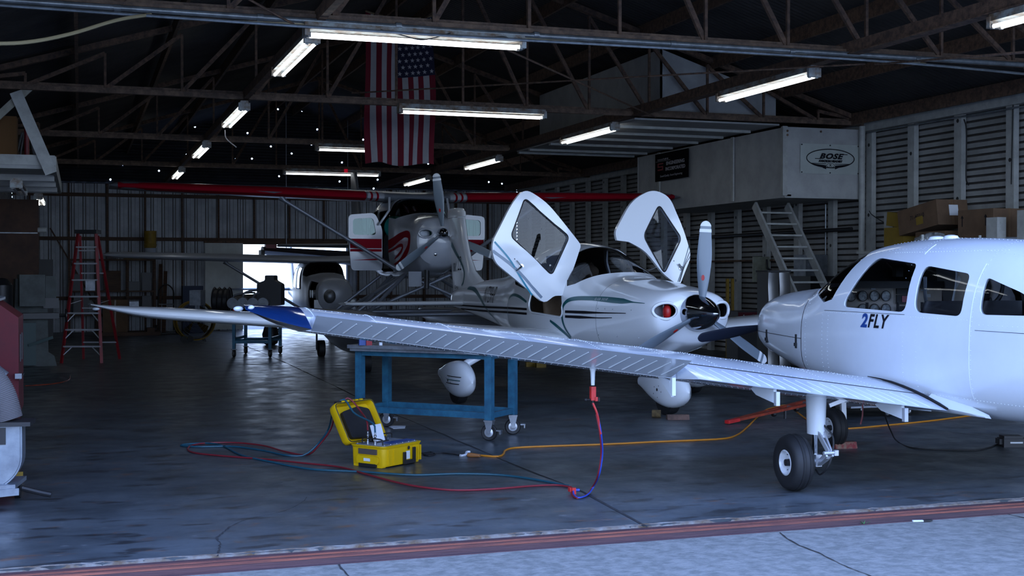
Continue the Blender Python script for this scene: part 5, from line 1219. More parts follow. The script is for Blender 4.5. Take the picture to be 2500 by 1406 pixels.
for q in ((-.2, -.22, .40, .1), (.0, -.24, .45, .3), (.2, -.22, .42, .45)): m = MB(); m.tube(spline([(q[0], q[1], .3), (q[0] + .05, q[1] - .03, q[2]), (q[3], -.1, q[2] + .05), (q[3] + .1, 0, .45)], 5), .02, 8); build('intake_tube', m, 'steel', en)
for i in range(4):
    m = MB(); m.lathe([(.11, -.02), (.11, .16), (.09, .17), (.09, .2)], (-.15 + i * .2, -.26, .25), 'Y', 14); m.xf(Matrix.Translation((0, -.18, 0))); build('cylinder', m, 'steel', en)
m = MB()
for i in range(4): m.lathe([(.26, 0), (.28, .015), (.26, .03)], (-.62 + i * .10, 0, .29), 'X', 28, cap=False)
m.lathe([(.24, -.02), (.24, .28)], (-.60, 0, .29), 'X', 28); build('round_guard', m, 'dark', en)
m = MB(); m.box((-.95, 0, .35), (.22, .4, .3)); m.box((-.95, .1, .15), (.04, .04, .3)); m.box((-.95, -.1, .15), (.04, .04, .3)); build('control_box', m, 'steel', en, smooth=False)
m = MB(); m.sphere((.25, -.3, .17), .03); m.sphere((-.1, -.4, .12), .06); build('red_cap', m, 'brightred', en)
# person-height dark duffel under the far cart seen through its legs
m = MB(); m.lathe([(.10, 0), (.17, .05), (.19, .25), (.14, .42), (.05, .46)], (0, 0, 0), 'Z', 16); m.box((.14, 0, .33), (.12, .08, .1)); o = build('waste_drum', m, 'dark'); pp = G(660, 842); o.location = (pp.x, pp.y, 0); tag(o, 'small dark drum standing behind the far blue cart', 'drum')
# ---------------------------------------------------------------- yellow instrument case
cn, cl, cr_ = G(937, 1146), G(874, 1138), G(1028, 1128)
ux = (cr_ - cn); Lc = ux.length; ux.normalize(); uy = Vector((-ux.y, ux.x, 0)); Wc = .37
yc_ = thing('instrument_case', 'open bright yellow hard case with hoses plugged into its grey panel', 'case', cn + ux * Lc / 2 + uy * Wc / 2, math.atan2(ux.y, ux.x))
def rbox(hx, hy, z0, z1, r, flare=1.0, n=5):
    m = MB(); rr = []
    for z, k in ((z0, .965), (z0 + .012, .985), (z1 - .006, flare), (z1, flare)): rr.append([Vector((p[0] * k, p[1] * k, z)) for p in rpoly([(-hx, -hy), (hx, -hy), (hx, hy), (-hx, hy)], r, n)])
    m.loft(rr); return m
Lx, Wy = Lc / 2, Wc / 2
m = rbox(Lx, Wy, .012, .175, .045, 1.0); base = build('case_base', m, 'yellow', yc_)
m = rbox(Lx + .010, Wy + .010, .162, .185, .05, 1.0); build('case_rim', m, 'yellow', base)
for x in (-Lx * .78, -Lx * .5, Lx * .62, Lx * .80, Lx * .92): m = MB(); m.box((x, -Wy - .003, .09), (.014, .016, .13)); build('side_rib', m, 'yellow', base)
for x in (-Lx + .03, Lx - .03):
    m = MB(); m.box((x, 0, .012), (.05, Wy * 1.7, .02)); build('foot', m, 'yellow', base, smooth=False)
for x in (Lx * .28,):
    m = MB(); m.box((x - .065, -Wy - .015, .065), (.022, .02, .10)); m.box((x + .065, -Wy - .015, .085), (.022, .02, .12)); m.box((x, -Wy - .015, .028), (.15, .022, .03)); build('carry_handle', m, 'black', base, smooth=False)
    m = MB(); m.box((x - .01, -Wy - .006, .085), (.05, .004, .07)); build('paper_sticker', m, 'paper', base, smooth=False)
    m = MB(); m.lathe([(.016, 0), (.001, -.002)], (x, -Wy - .008, .145), 'Y', 12, cap=False); build('latch_hole', m, 'dark', base)
m = MB(); m.box((-Lx - .006, -.01, .135), (.014, .20, .045)); build('end_grip', m, mat('brown_grip', (.07, .055, .045), .6), base, smooth=False)
m = MB(); m.prism(rpoly([(-.13, .03), (.11, .03), (.11, .10), (-.13, .10)], .03), (0, 0, .012)); m.xf(frame_xf((-Lx - .002, 0, 0), (0, 1, 0), (0, 0, 1), (-1, 0, 0))); build('handle_recess', m, 'yellow', base)
m = MB(); m.box((-Lx - .018, -.01, .068), (.004, .07, .025)); build('paper_sticker', m, 'paper', base, smooth=False)
m = MB(); m.box((-Lx + .0, -.01, .020), (.03, .19, .03)); build('wheel_well', m, 'black', base, smooth=False)
m = rbox(Lx - .022, Wy - .022, .172, .190, .03); pn_ = build('grey_control_panel', m, mat('grey_control_panel', (.16, .18, .22), .35), yc_)
m = MB(); m.box((.08, -.07, .192), (.34, .10, .003)); build('printed_legend', m, 'navy', pn_, smooth=False)
m = MB(); m.box((-.02, .07, .194), (.16, .10, .008)); build('display_window', m, 'dark', pn_, smooth=False)
def hand(y0, x0, x1, nm): m = MB(); m.tube(spline([(x0, y0, .19), (x0 + .004, y0, .225), (x0 + .02, y0, .235), (x1 - .02, y0, .235), (x1 - .004, y0, .225), (x1, y0, .19)], 4), .006, 8); build(nm, m, 'black', pn_)
def hand2(x0, ya_, yb_): m = MB(); m.tube(spline([(x0, ya_, .19), (x0, ya_ + .004, .23), (x0, ya_ + .02, .238), (x0, yb_ - .02, .238), (x0, yb_ - .004, .23), (x0, yb_, .19)], 4), .006, 8); build('panel_handle', m, 'black', pn_)
hand2(-Lx + .05, -.13, .10); hand(Wy - .05, .02, .24, 'panel_handle')
for x, y in ((-Lx + .08, .02), (-Lx + .10, .12)):
    m = MB(); m.lathe([(.014, 0), (.014, .02), (.009, .022), (.009, .06), (.012, .062), (.012, .075), (.007, .08), (.007, .10)], (x, y - .04, .19), 'Z', 12); build('brass_fitting', m, 'chrome', pn_)
for i in range(6):
    for s in (-1, 1): m = MB(); m.sphere((-Lx + .05 + i * (2 * Lx - .1) / 5, s * (Wy - .035), .19), .005, 8, 6); build('panel_screw', m, 'chrome', pn_)
for x, y in ((.03, .12), (.10, .10), (-.05, .13)): m = MB(); m.lathe([(.018, 0), (.018, .012), (.013, .03), (.001, .031)], (x, y, .19), 'Z', 14); build('control_knob', m, 'black', pn_)
# lid hinged on the far long edge, opened about 115 degrees
la = math.radians(-70 - 90 + 47); lid = MB(); hx, hd, dp_ = Lx + .008, Wc + .01, .075
def lidp(x, d, h): # d along lid from hinge, h = depth of shell
    a = math.radians(61); return Vector((x, Wy + .01 - 0 + math.cos(a + 0) * d * .75 * 0 + d * math.cos(a) + h * math.sin(a), .19 + d * math.sin(a) - h * math.cos(a)))
outer = rpoly([(-hx, 0), (hx, 0), (hx, hd), (-hx, hd)], .05, 5)
def sh(k, h): cxm, cym = 0, hd / 2; return [lidp(cxm + (p[0] - cxm) * k, cym + (p[1] - cym) * k, h) for p in outer]
lid.loft([sh(.93, .012), sh(.94, 0), sh(1, 0), sh(1.01, .02), sh(.98, .07), sh(.93, .085)], cap=False)
k = len(lid.v); lid.v += sh(.93, .085); lid.f.append(list(range(k, k + len(outer)))); lid.m.append(0)
lid.loft([sh(.93, .012), sh(.90, .06)], cap=False); k = len(lid.v); lid.v += sh(.90, .06); lid.f.append(list(range(k, k + len(outer)))); lid.m.append(0)
lo_ = build('case_lid', lid, 'yellow', yc_)
m = MB(); rr = []
for h in (.058, .022): rr.append([lidp(p[0], p[1], h) for p in rpoly([(-.17, .05), (.19, .03), (.19, .30), (.06, .335), (-.17, .30)], .03)])
m.loft(rr); build('foam_insert', m, 'black', lo_)
m = MB()
for p in sh(.965, -.002): pass
m.tube(sh(.965, -.002), .004, 6, closed=True); build('rubber_seal', m, 'dark', lo_)
for x in (-.16, .16): m = MB(); m.box(lidp(x, hd + .01, .03), (.07, .03, .03)); build('lid_latch', m, 'black', lo_, smooth=False)
for i in range(5): m = MB(); m.box(lidp(-.12 + i * .06, hd + .004, .015), (.03, .02, .03)); build('lid_tooth', m, 'yellow', lo_, smooth=False)
CMc = Matrix.Translation(cn + ux * Lc / 2 + uy * Wc / 2) @ Matrix.Rotation(math.atan2(ux.y, ux.x), 4, 'Z')
pa = CMc @ Vector((-Lx + .12, .125, .195))
sheet = MB(); A_, B_, D_ = [CMc @ Vector(v) for v in ((-Lx + .17, .07, .196), (-Lx + .29, .045, .196), (-Lx + .15, .10, .335))]
sheet.add([A_, B_, B_ + (D_ - A_) + Vector((.0, .01, .005)), D_], [(0, 1, 2, 3)]); q = [p + Vector((.001, .002, 0)) for p in sheet.v]; sheet.add(q, [(3, 2, 1, 0)])
tag(build('instruction_sheet', sheet, 'paper', smooth=False), 'white card propped upright in the yellow case', 'paper')
# papers on the floor
m = MB(); P = [G(945, 1041), G(990, 1041), G(988, 1046), G(960, 1048)]; m.add([p + Vector((0, 0, .006)) for p in P] + [p + Vector((0, 0, .002)) for p in P], [(0, 1, 2, 3), (7, 6, 5, 4), (0, 4, 5, 1), (1, 5, 6, 2), (2, 6, 7, 3), (3, 7, 4, 0)]); tag(build('paper_scrap', m, 'paper', smooth=False), 'torn white paper lying on the floor behind the yellow case', 'paper')
# hoses
H = .008
def gz(L, z=.009): return [G(x, y, z) for x, y in L]
fit1, fit2 = CMc @ Vector((-Lx + .08, -.02, .29)), CMc @ Vector((-Lx + .10, .08, .30))
lt = CMc @ lidp(-.10, hd + .015, .02); lt2 = CMc @ lidp(-.04, hd + .018, .02)
lb1 = CMc @ lidp(-.14, hd + .02, .10)
cord('pressure_hose', 'long dark teal hose looping from the yellow case across the floor to the red clamp', [fit1, fit1 + Vector((-.01, 0, .07)), CMc @ lidp(-.11, .25, -.05), lt + Vector((0, 0, .02)), lb1 + Vector((0, 0, -.03)), Pd(800, 1050, 11.6), Pd(775, 1085, 11.45)] + gz([(740, 1112), (700, 1112), (640, 1100), (560, 1090), (480, 1091), (440, 1087), (500, 1082), (540, 1088), (590, 1112), (660, 1128), (760, 1146), (880, 1152), (1010, 1160), (1120, 1157), (1220, 1160), (1300, 1170), (1390, 1187)]), .0085, 'bluehose', 7)
cord('pressure_hose', 'long dark red hose looping from the yellow case across the floor to the red clamp', [fit2, fit2 + Vector((-.005, 0, .07)), CMc @ lidp(-.03, .25, -.06), lt2 + Vector((0, 0, .022)), lb1 + Vector((.03, 0, -.02)), Pd(806, 1050, 11.5), Pd(782, 1083, 11.4)] + gz([(752, 1110), (700, 1104), (640, 1088), (570, 1081), (500, 1082), (465, 1089), (458, 1099), (480, 1107), (560, 1115), (640, 1121), (740, 1131), (830, 1141), (900, 1160), (1000, 1185), (1100, 1197), (1200, 1195), (1300, 1187), (1360, 1185), (1395, 1190)]), .008, 'redhose', 7)
rp_ = G(1400, 1200, .02)
hc_ = thing('hose_clamp', 'small bright red hose connector lying on the floor beside the long crack', 'clamp', (rp_.x, rp_.y, 0))
m = MB(); m.box((0, 0, .022), (.03, .035, .05)); m.box((-.02, .02, .03), (.015, .04, .03)); build('clamp_body', m, 'brightred', hc_, smooth=False)
m = MB(); m.lathe([(.010, 0), (.012, .05), (.007, .055)], (.0, .01, .025), 'X', 10); build('blue_coupling', m, 'bluecord', hc_)
# tube rising from the floor to the tie-down clamp under the wing
PM = Matrix.Translation(C2W(3.66, 10.2)) @ Matrix.Rotation(PRZ, 4, 'Z')
tdp = PM @ (WP(3.22, .68, False) + Vector((0, 0, -.12)))
rt = thing('hose_fitting', 'red clamp hanging from the tie-down fitting under the white wing', 'clamp', (tdp.x, tdp.y, tdp.z - .05))
m = MB(); m.box((0, 0, -.01), (.036, .035, .10)); m.box((.02, 0, -.05), (.02, .05, .03)); build('clamp_body', m, 'brightred', rt, smooth=False)
m = MB(); m.tube([(-.05, 0, -.055), (.055, .01, -.055)], .008, 8); m.sphere((-.055, 0, -.055), .013, 10, 8); m.box((.05, .01, -.055), (.012, .02, .03)); m.tube([(0, 0, -.05), (0, 0, -.10)], .007, 8); build('black_knob', m, 'black', rt)
dT = (Vector((tdp.x, tdp.y, 0)) - Vector((0, 0, 0))).dot(Vector((SA, CA, 0)))
V = [Pd(1453, 962, dT), Pd(1458, 1010, dT), Pd(1467, 1060, dT + .02), Pd(1470, 1110, dT + .1), Pd(1462, 1160, dT + .15), Pd(1448, 1190, 9.55), G(1433, 1209, .012), G(1412, 1216, .012), G(1400, 1208, .015), G(1399, 1200, .03)]
V[0] = Vector((tdp.x, tdp.y, tdp.z - .13))
m = MB(); m.tube(spline(V[:3], 8), .0085, 8); tube1 = MB(); m2 = MB(); m2.tube([p + Vector((.004, 0, 0)) for p in spline(V[1:], 8)], .006, 8); m3 = MB(); m3.tube([p + Vector((-.006, .003, -.003)) for p in spline(V[1:], 8)], .006, 8)
dh = thing('drop_hose', 'red and bright blue twin tube hanging from the wing clamp to the floor', 'hose', (tdp.x, tdp.y, 0))
off = Matrix.Translation(-Vector((tdp.x, tdp.y, 0)))
build('red_upper_hose', m.xf(off), 'brightred', dh); build('blue_tube', m2.xf(off), 'bluecord', dh); build('red_tube', m3.xf(off), 'redhose', dh)
# orange extension cord and its plug
cord('extension_cord', 'orange extension cord running from the plug beside the yellow case toward the red tow bar', gz([(1145, 1110), (1180, 1113), (1215, 1115), (1228, 1110), (1234, 1100), (1255, 1094), (1330, 1090), (1420, 1087), (1500, 1084), (1600, 1079), (1700, 1075), (1770, 1071), (1800, 1062), (1825, 1043), (1850, 1018)], .008) + [G(1873, 1000, .06), G(1895, 994, .10), G(1925, 990, .09), G(1945, 1005, .04), G(1965, 1020, .01), G(1985, 1033, .008), G(2010, 1044, .008), G(2060, 1047, .008), G(2150, 1040, .008), G(2260, 1029, .008), G(2340, 1019, .008), G(2480, 1000, .008)], .009, 'orange', 7, 'cord')
cord('power_cord', 'black power cord coiled between the yellow case and the orange plug', gz([(1028, 1107), (1050, 1104), (1062, 1110), (1045, 1113), (1034, 1109), (1075, 1106), (1105, 1109), (1128, 1112), (1145, 1111)], .007), .006, 'black', 7)
m = MB(); a_, b_ = G(1142, 1111, .02), G(1172, 1113, .02); m.tube([a_, a_.lerp(b_, .3), b_], [.018, .022, .014], 10); tag(build('cord_plug', m, mat('brown_orange_plug', (.25, .10, .03), .5)), 'brown orange plug at the end of the orange cord', 'plug')
m = MB(); P = spline([G(1124, 1114, .004), G(1136, 1111, .01), G(1140, 1104, .02), G(1148, 1104, .02)], 4); m.tube(P, [.02] + [.012] * (len(P) - 1), 6); tag(build('paper_tag', m, 'paper'), 'crumpled white tag tied beside the orange plug', 'tag')
cord('power_cord', 'thin black cord drooping from beneath the airplane to the box at far right', [Pd(2148, 965, 10.6), Pd(2160, 1010, 10.8), Pd(2175, 1050, 11.2)] + gz([(2195, 1080), (2230, 1094), (2290, 1098), (2380, 1099), (2420, 1092), (2436, 1085)], .007), .006, 'black', 8)
# red tow bar leaning low
tw = thing('tow_bar', 'orange-red tow bar lying behind the main wheel under the orange cord', 'tow bar')
a_, b_ = G(1778, 1030, .03), G(2005, 980, .16); d = (b_ - a_).normalized(); nrm = Vector((-d.y, d.x, 0)).normalized()
for s in (0, 1):
    m = MB(); m.bar(a_ + nrm * .01 * s, b_ + nrm * .17 * s + Vector((0, 0, -.0)), .05, .028); build('side_rail', m, 'orangered', tw, smooth=False)
m = MB()
for f in (.25, .45, .7, .9): m.bar(a_.lerp(b_, f), a_.lerp(b_, f) + nrm * .16 * f, .03, .02)
build('cross_piece', m, 'steel', tw, smooth=False)
m = MB(); m.bar(a_ - d * .02, a_ + d * .16, .06, .035); build('handle_end', m, 'brightred', tw, smooth=False)
for f in (.55, .8): m = MB(); m.lathe([(.03, -.02), (.035, 0), (.03, .02)], a_.lerp(b_, f) + nrm * .10 + Vector((0, 0, -.05)), 'X', 12); build('roller', m, 'dark', tw)
for q in (b_, a_.lerp(b_, .6)): m = MB(); m.bar(q, Vector((q.x, q.y, .0)), .02, .02); build('support_foot', m, 'dark', tw)
# chocks
def chock(name, label, px, py, d, mm, rz, cat='chock', log=False):
    p = G(px, py); m = MB()
    if log: m.lathe([(.045, -d[0] / 2), (.045, d[0] / 2)], (0, 0, .045), 'X', 16)
    else: m.prism([(-d[0] / 2, -d[1] / 2, 0), (-d[0] / 2, d[1] / 2, 0), (-d[0] / 2, d[1] * .3, d[2]), (-d[0] / 2, -d[1] * .3, d[2])], (d[0], 0, 0))
    o = build(name, m, mm, smooth=False); o.location = p; o.rotation_euler = (0, 0, rz); return tag(o, label, cat)
chock('wooden_chock', 'wooden wedge block in front of the nose wheel of the gull-door airplane', 1655, 1024, (.25, .11, .055), mat('worn_brown_block', (.14, .08, .06), .8, var=.5, vscale=9), -.25)
chock('log_chock', 'short rope-wrapped round log behind the nose wheel of the gull-door airplane', 1603, 1020, (.10, .09, .09), mat('rope_wrapped_log', (.12, .08, .03), .9, var=.6, vscale=25), -.5, log=True)
chock('wooden_chock', 'worn red painted wooden chock beside the nose tyre of the foreground airplane', 2062, 1094, (.22, .11, .06), mat('peeling_red_paint', (.20, .01, .015), .7, col2=(.2, .14, .09), vscale=18), -.1)
# black charger box at the far right edge
p = G(2475, 1090); bx2 = thing('charger_box', 'black charger box with a white stripe on the floor at the right edge', 'charger', p, -.3)
m = MB(); m.box((0, 0, .04), (.24, .16, .08)); m.box((-.02, 0, .09), (.18, .12, .03)); m.box((-.13, 0, .05), (.04, .1, .05)); build('casing', m, 'dark', bx2, smooth=False)
m = MB(); m.box((0, -.082, .045), (.12, .003, .015)); build('white_label', m, 'paper', bx2, smooth=False)
# low dolly with casters under the airplane belly, right background
dl = thing('shop_dolly', 'low grey dolly on small casters in the shade under the foreground airplane', 'dolly', G(2170, 1018), 0)
for i, (x, y) in enumerate(((-.45, .45), (.0, .0), (.35, .10), (.75, .9))): caster(dl, (x, y), .13, .05, False, .4 * i)
m = MB(); m.box((.15, .4, .142), (1.5, 1.1, .02)); build('deck', m, 'steel', dl, smooth=False)
m = MB(); m.prism([(-.12, -.1, .154), (.12, -.1, .154), (.12, .0, .30), (-.12, .0, .30)], (.4, .7, 0)); build('dolly_bin', m, 'redhose', dl, smooth=False)
# red remove-before-flight streamer
m = MB(); pz = Pd(2107, 985, 10.9); m.tube(spline([pz + Vector((0, 0, .12)), pz, pz + Vector((.0, 0, -.1)), pz + Vector((-.02, 0, -.18))], 4), [.008] * 13, 4); tag(build('streamer', m, 'redhose'), 'dark red streamer hanging under the flap of the foreground airplane', 'streamer')
# ---------------------------------------------------------------- left side: red cabinet and blower
rc_ = thing('blast_cabinet', 'dull red steel machine cabinet with a sloped front at the left edge', 'cabinet', (-.46, 10.75, 0), 0)
m = MB(); m.prism([(0, 0, .52), (0, 0, 1.30), (-.16, 0, 1.42), (-.95, 0, 1.62), (-1.2, 0, 1.62), (-1.2, 0, .52)], (0, .9, 0)); build('cabinet_body', m, 'redmach', rc_, smooth=False)
m = MB(); m.prism([(-.02, .04, 0), (-.02, .04, .52), (-1.1, .04, .52), (-1.1, .04, 0)], (0, .8, 0)); build('lower_body', m, 'redmach', rc_, smooth=False)
m = MB(); m.prism([(-.14, -.005, 1.43), (-.95, -.005, 1.635), (-.95, -.005, 1.655), (-.14, -.005, 1.45)], (0, .9, 0)); build('glass_lid_frame', m, 'steel', rc_, smooth=False)
m = MB(); m.box((.004, .45, .80), (.01, .7, .01)); m.box((.006, .2, 1.05), (.008, .03, .22)); m.box((.006, .5, 1.05), (.008, .03, .22)); build('door_seam', m, 'dark', rc_, smooth=False)
m = MB(); m.box((-.35, -.006, 1.22), (.06, .006, .10)); build('warning_label', m, mat('orange_label', (.4, .15, .08), .6), rc_, smooth=False)
m = MB(); m.box((-.02, -.006, .04), (.1, .01, .08)); build('yellow_corner', m, 'yellow_d', rc_, smooth=False)
m = MB(); m.tube([(-.18, -.05, .92), (-.10, -.05, .84)], [.035, .045], 12); m.tube([(-.2, -.05, .96), (-.18, -.05, .92)], [.02, .03], 10); m.box((.0, -.03, .84), (.05, .05, .04)); build('valve_assembly', m, 'steel', rc_)
bp_ = G(45, 1232); bl = thing('blower', 'galvanised dust blower with a grey flexible duct at the lower left edge', 'blower', (bp_.x, bp_.y, 0), -.1)
m = MB(); P = []
for k in range(25): a = PI * .5 - 2 * PI * k / 24 * .78; P.append((-.26 + .27 * math.cos(a) * (1 + .0 * k), 0, .36 + .25 * math.sin(a)))
out = [(.015, 0, .56)] + [(-.26 + .275 * math.cos(-PI * k / 24), 0, .34 + .24 * math.sin(-PI * k / 24)) for k in range(25)] + [(-.53, 0, .56)]
m.prism(out, (0, .20, 0)); build('fan_housing', m, 'galv', bl)
m = MB(); m.tube([Vector(p) + Vector((0, -.004, 0)) for p in out], .008, 6); build('housing_flange', m, 'galv', bl)
m = MB(); m.box((-.25, .1, .575), (.66, .28, .03)); build('mount_flange', m, 'dark', bl, smooth=False)
m = MB(); m.box((-.19, -.006, .49), (.20, .006, .12)); wl = build('warning_decal', m, 'dark', bl, smooth=False); m = MB(); m.box((-.255, -.010, .49), (.055, .004, .11)); build('yellow_pictograms', m, 'yellow_d', wl, smooth=False)
m = MB(); m.box((-.33, -.03, .24), (.12, .05, .10)); build('bearing_block', m, 'dark', bl, smooth=False)
m = MB(); m.prism([(-.6, -.3, .12), (-.02, -.05, .12), (.0, .35, .12), (-.6, .3, .12)], (0, 0, .03)); m.bar((-.6, -.32, .1), (.0, -.05, .1), .03, .05); build('base_frame', m, 'galv', bl, smooth=False)
for x, y in ((-.18, -.12), (-.05, .28)): m = MB(); m.lathe([(.02, -.02), (.05, -.02), (.05, .02), (.02, .02)], (x, y, .05), 'X', 16); m.box((x, y, .10), (.05, .05, .05)); build('caster', m, 'dark', bl)
m = MB(); pts = spline([(-.40, .12, 1.0), (-.28, .12, .95), (-.16, .12, .80), (-.10, .12, .59)], 30); rr = [.108 + (.006 if i % 2 else -.001) for i in range(len(pts))]; m.tube(pts, rr, 20); build('flex_duct', m, 'hose', bl, angle=80)
m = MB(); m.tube(spline([(.0, .1, .10), (.12, .12, .06), (.2, .12, .04)], 4), .02, 8); build('cable_tail', m, 'black', bl)
# thin orange air line on the left floor
cord('air_line', 'thin orange-red air line on the floor beside the red cabinet', gz([(60, 942), (120, 938), (155, 932), (168, 926), (170, 918)], .006), .007, 'orangered', 7)
# ---------------------------------------------------------------- left storage platform and partition
pf = thing('storage_platform', 'grey-white storage platform with a slanted brace at upper left', 'platform')
m = MB(); m.box((-1.0, 21.5, 3.13), (1.36, 5.3, .06)); build('deck', m, 'ply_w', pf, smooth=False)
m = MB(); m.box((-1.0, 18.85, 3.22), (1.36, .06, .14)); m.box((-.33, 21.5, 3.18), (.05, 5.3, .2)); m.box((-1.0, 24.15, 3.18), (1.36, .06, .2)); build('edge_beam', m, 'whitepost', pf, smooth=False)
for y in (20, 21.3, 22.6): m = MB(); m.box((-1.0, y, 3.06), (1.3, .05, .1)); build('joist', m, 'ply_w', pf, smooth=False)
m = MB(); m.bar(PY(40, 225, 18.78), PY(126, 424, 18.78), .16, .05, up=(0, 1, 0)); build('slanted_brace', m, 'whitepost', pf, smooth=False)
m = MB(); m.bar(PY(-20, 300, 18.85), PY(85, 205, 18.85), .10, .05, up=(0, 1, 0)); build('knee_brace', m, mat('cream_brace', (.30, .29, .24), .6, var=.3), pf, smooth=False)
a = PY(10, 392, 19.3); m = MB(); m.box((a.x, 19.5, 3.52), (.35, .4, .70)); tag(build('rolled_carton', m, mat('dark_orange_carton', (.13, .06, .015), .8), smooth=False), 'dark orange carton standing on the left storage platform', 'carton')
a = PY(66, 392, 19.4); m = MB(); m.tube([(a.x, 19.5, 3.17), (a.x, 19.5, 3.8)], .035, 10); tag(build('red_tube', m, 'redhose'), 'dark red tube standing on the left storage platform', 'tube')
for i, (px, tx) in enumerate(((35, 55), (45, 60), (90, 75), (95, 78))):
    a = PY(px, 392, 19.6 + .1 * i); b_ = PY(tx, 325, 19.9 + .1 * i); m = MB(); m.tube([(a.x, a.y, 3.165), b_], .014, 6); tag(build('leaning_rod', m, 'steel'), 'thin grey rod leaning beside the red tube on the left platform', 'rod', 'rods on the left platform')
pt = thing('plywood_partition', 'tall stained plywood panel under the left storage platform', 'panel')
m = MB(); m.box((-1.2, 26.0, 1.53), (.92, .04, 3.06)); build('plywood_sheet', m, 'ply', pt, smooth=False)
m = MB(); m.box((-1.2, 25.97, 2.42), (.88, .01, .02)); build('pale_batten', m, 'conduit', pt, smooth=False)
m = MB(); m.tube([(-.76, 26, 2.48), (-.60, 26, 2.48)], .05, 10); tag(build('pvc_pipe_stub', m, 'whitepost'), 'short white pipe stub sticking out beside the plywood panel', 'pipe')
# green milling machine
mm_ = thing('milling_machine', 'pale green milling machine with a knee table at the left wall', 'milling machine', (-.80, 24.3, 0), .1)
m = MB(); m.prism([(-.35, -.3, 0), (.38, -.3, 0), (.34, -.3, .18), (.24, -.3, .25), (.22, -.3, 1.55), (-.3, -.3, 1.55)], (0, .6, 0)); build('column', m, 'greenmach', mm_, smooth=False)
m = MB(); m.box((-.05, -.35, 1.35), (.42, .7, .55)); build('machine_head', m, 'greenmach', mm_); m = MB(); m.box((.28, -.2, 1.35), (.18, .3, .5)); build('motor_housing', m, 'greenmach', mm_)
m = MB(); m.box((.1, -.42, .90), (.60, .32, .10)); m.tube([(.40, -.4, .9), (.52, -.4, .9)], .03, 8); m.lathe([(.12, 0), (.12, .02)], (.52, -.4, .9), 'X', 18); m.box((.28, -.3, 1.12), (.26, .2, .18)); build('knee_table', m, 'dark', mm_)
m = MB(); m.box((-.15, -.36, .40), (.35, .1, .75)); build('teal_guard', m, 'tealmach', mm_, smooth=False)
m = MB(); m.bar((-.1, -.45, .38), (.30, -.5, .52), .05, .05); build('teal_lever', m, 'tealmach', mm_)
m = MB(); m.lathe([(.16, 0), (.18, .1), (.18, .5), (.10, .6), (.05, .62)], (-1.25, 23.0, .95), 'Z', 20); m.box((-1.25, 23, .47), (.5, .4, .95)); tag(build('bench_grinder', m, 'dark'), 'dark bench machine between the red cabinet and the green mill', 'machine')
# red step ladder
A1, A2 = G(149, 887), G(247, 887); cL = (A1 + A2) / 2
ld = thing('step_ladder', 'tall red fibreglass step ladder with aluminium steps', 'step ladder', (cL.x, cL.y, 0), math.atan2((A2 - A1).y, (A2 - A1).x))
HL = 2.42; bw_, tw_ = (A2 - A1).length / 2, .165; ytop = .34
def lp(s, t, y0=0.0): return Vector((s * (bw_ + (tw_ - bw_) * t), y0 + ytop * t, HL * t))
for s in (-1, 1):
    m = MB(); m.bar(lp(s, 0), lp(s, .985), .055, .03); build('front_rail', m, 'ladderred', ld, smooth=False)
    m = MB(); m.bar((s * (bw_ - .02), 1.15, 0), (s * tw_, ytop + .1, HL * .97), .045, .03); build('rear_rail', m, 'ladderred', ld, smooth=False)
    m = MB(); m.bar(lp(s, .45) + Vector((-s * .02, .02, 0)), Vector((s * .26, .78, HL * .47)), .02, .008); build('spreader', m, 'alu', ld, smooth=False)
for i in range(1, 8):
    t = i * .3048 / HL; xw = bw_ + (tw_ - bw_) * t; m = MB(); m.box((0, ytop * t + .02, HL * t), (2 * xw, .09, .028)); stp = build('step', m, 'alu', ld, smooth=False)
    if i in (1, 2, 3):
        for s in (-1, 1): q = MB(); q.bar((s * xw * .52, ytop * t, HL * t), (s * (xw + .01), ytop * t - .03, HL * t - .17), .02, .015); build('step_brace', q, 'alu', stp, smooth=False)
for i in (1, 3, 5): t = i * .33 / HL; m = MB(); m.box((0, 1.15 - .75 * t, HL * t), (2 * (bw_ - .02 + (tw_ - bw_) * t), .03, .025)); build('rear_bar', m, 'alu', ld, smooth=False)
m = MB(); m.box((0, ytop + .04, HL), (.40, .28, .07)); build('top_cap', m, 'dark', ld, smooth=False)
m = MB(); m.box((0, ytop + .08, HL - .35), (.32, .22, .02)); build('bucket_shelf', m, 'alu', ld, smooth=False)
# yellow drum fan
fp_ = G(475, 834); fr_ = .45
dfn = thing('drum_fan', 'yellow-rimmed drum fan on two small black wheels at the back left', 'fan', (fp_.x, fp_.y, 0), .15)
m = MB(); m.lathe([(fr_, -.16), (fr_ + .02, -.17), (fr_ + .03, -.15), (fr_ + .01, -.14), (fr_ + .01, .14), (fr_ + .03, .15), (fr_, .17), (fr_ - .02, .0)], (0, 0, fr_ + .06), 'Y', 48, cap=False); build('drum_shell', m, 'yellow_d', dfn)
m = MB()
for r in (.12, .20, .28, .36, .43): m.tube([(r * math.cos(2 * PI * k / 36), -.15, fr_ + .06 + r * math.sin(2 * PI * k / 36)) for k in range(36)], .003, 4, closed=True)
build('wire_guard', m, 'steel', dfn)
for k in range(4):
    a = k * PI / 2 + .9; m = MB(); m.loft([[Vector((rr_ * math.cos(a + q), .04 * (q * 4), fr_ + .06 + rr_ * math.sin(a + q))) for q in (-.28, -.1, .1, .28)] for rr_ in (.07, .2, .38)], cap=False, closed=False); build('fan_blade', m, 'chrome', dfn)
m = MB(); m.lathe([(.07, -.1), (.07, .1)], (0, 0, fr_ + .06), 'Y', 18); m.box((0, .1, fr_ + .06), (.8, .04, .05)); build('fan_motor', m, 'dark', dfn)
for x in (-.30, -.14): m = MB(); m.lathe([(.03, -.02), (.075, -.02), (.075, .02), (.03, .02)], (x, -.16, .075), 'Y', 18); build('fan_wheel', m, 'black', dfn)
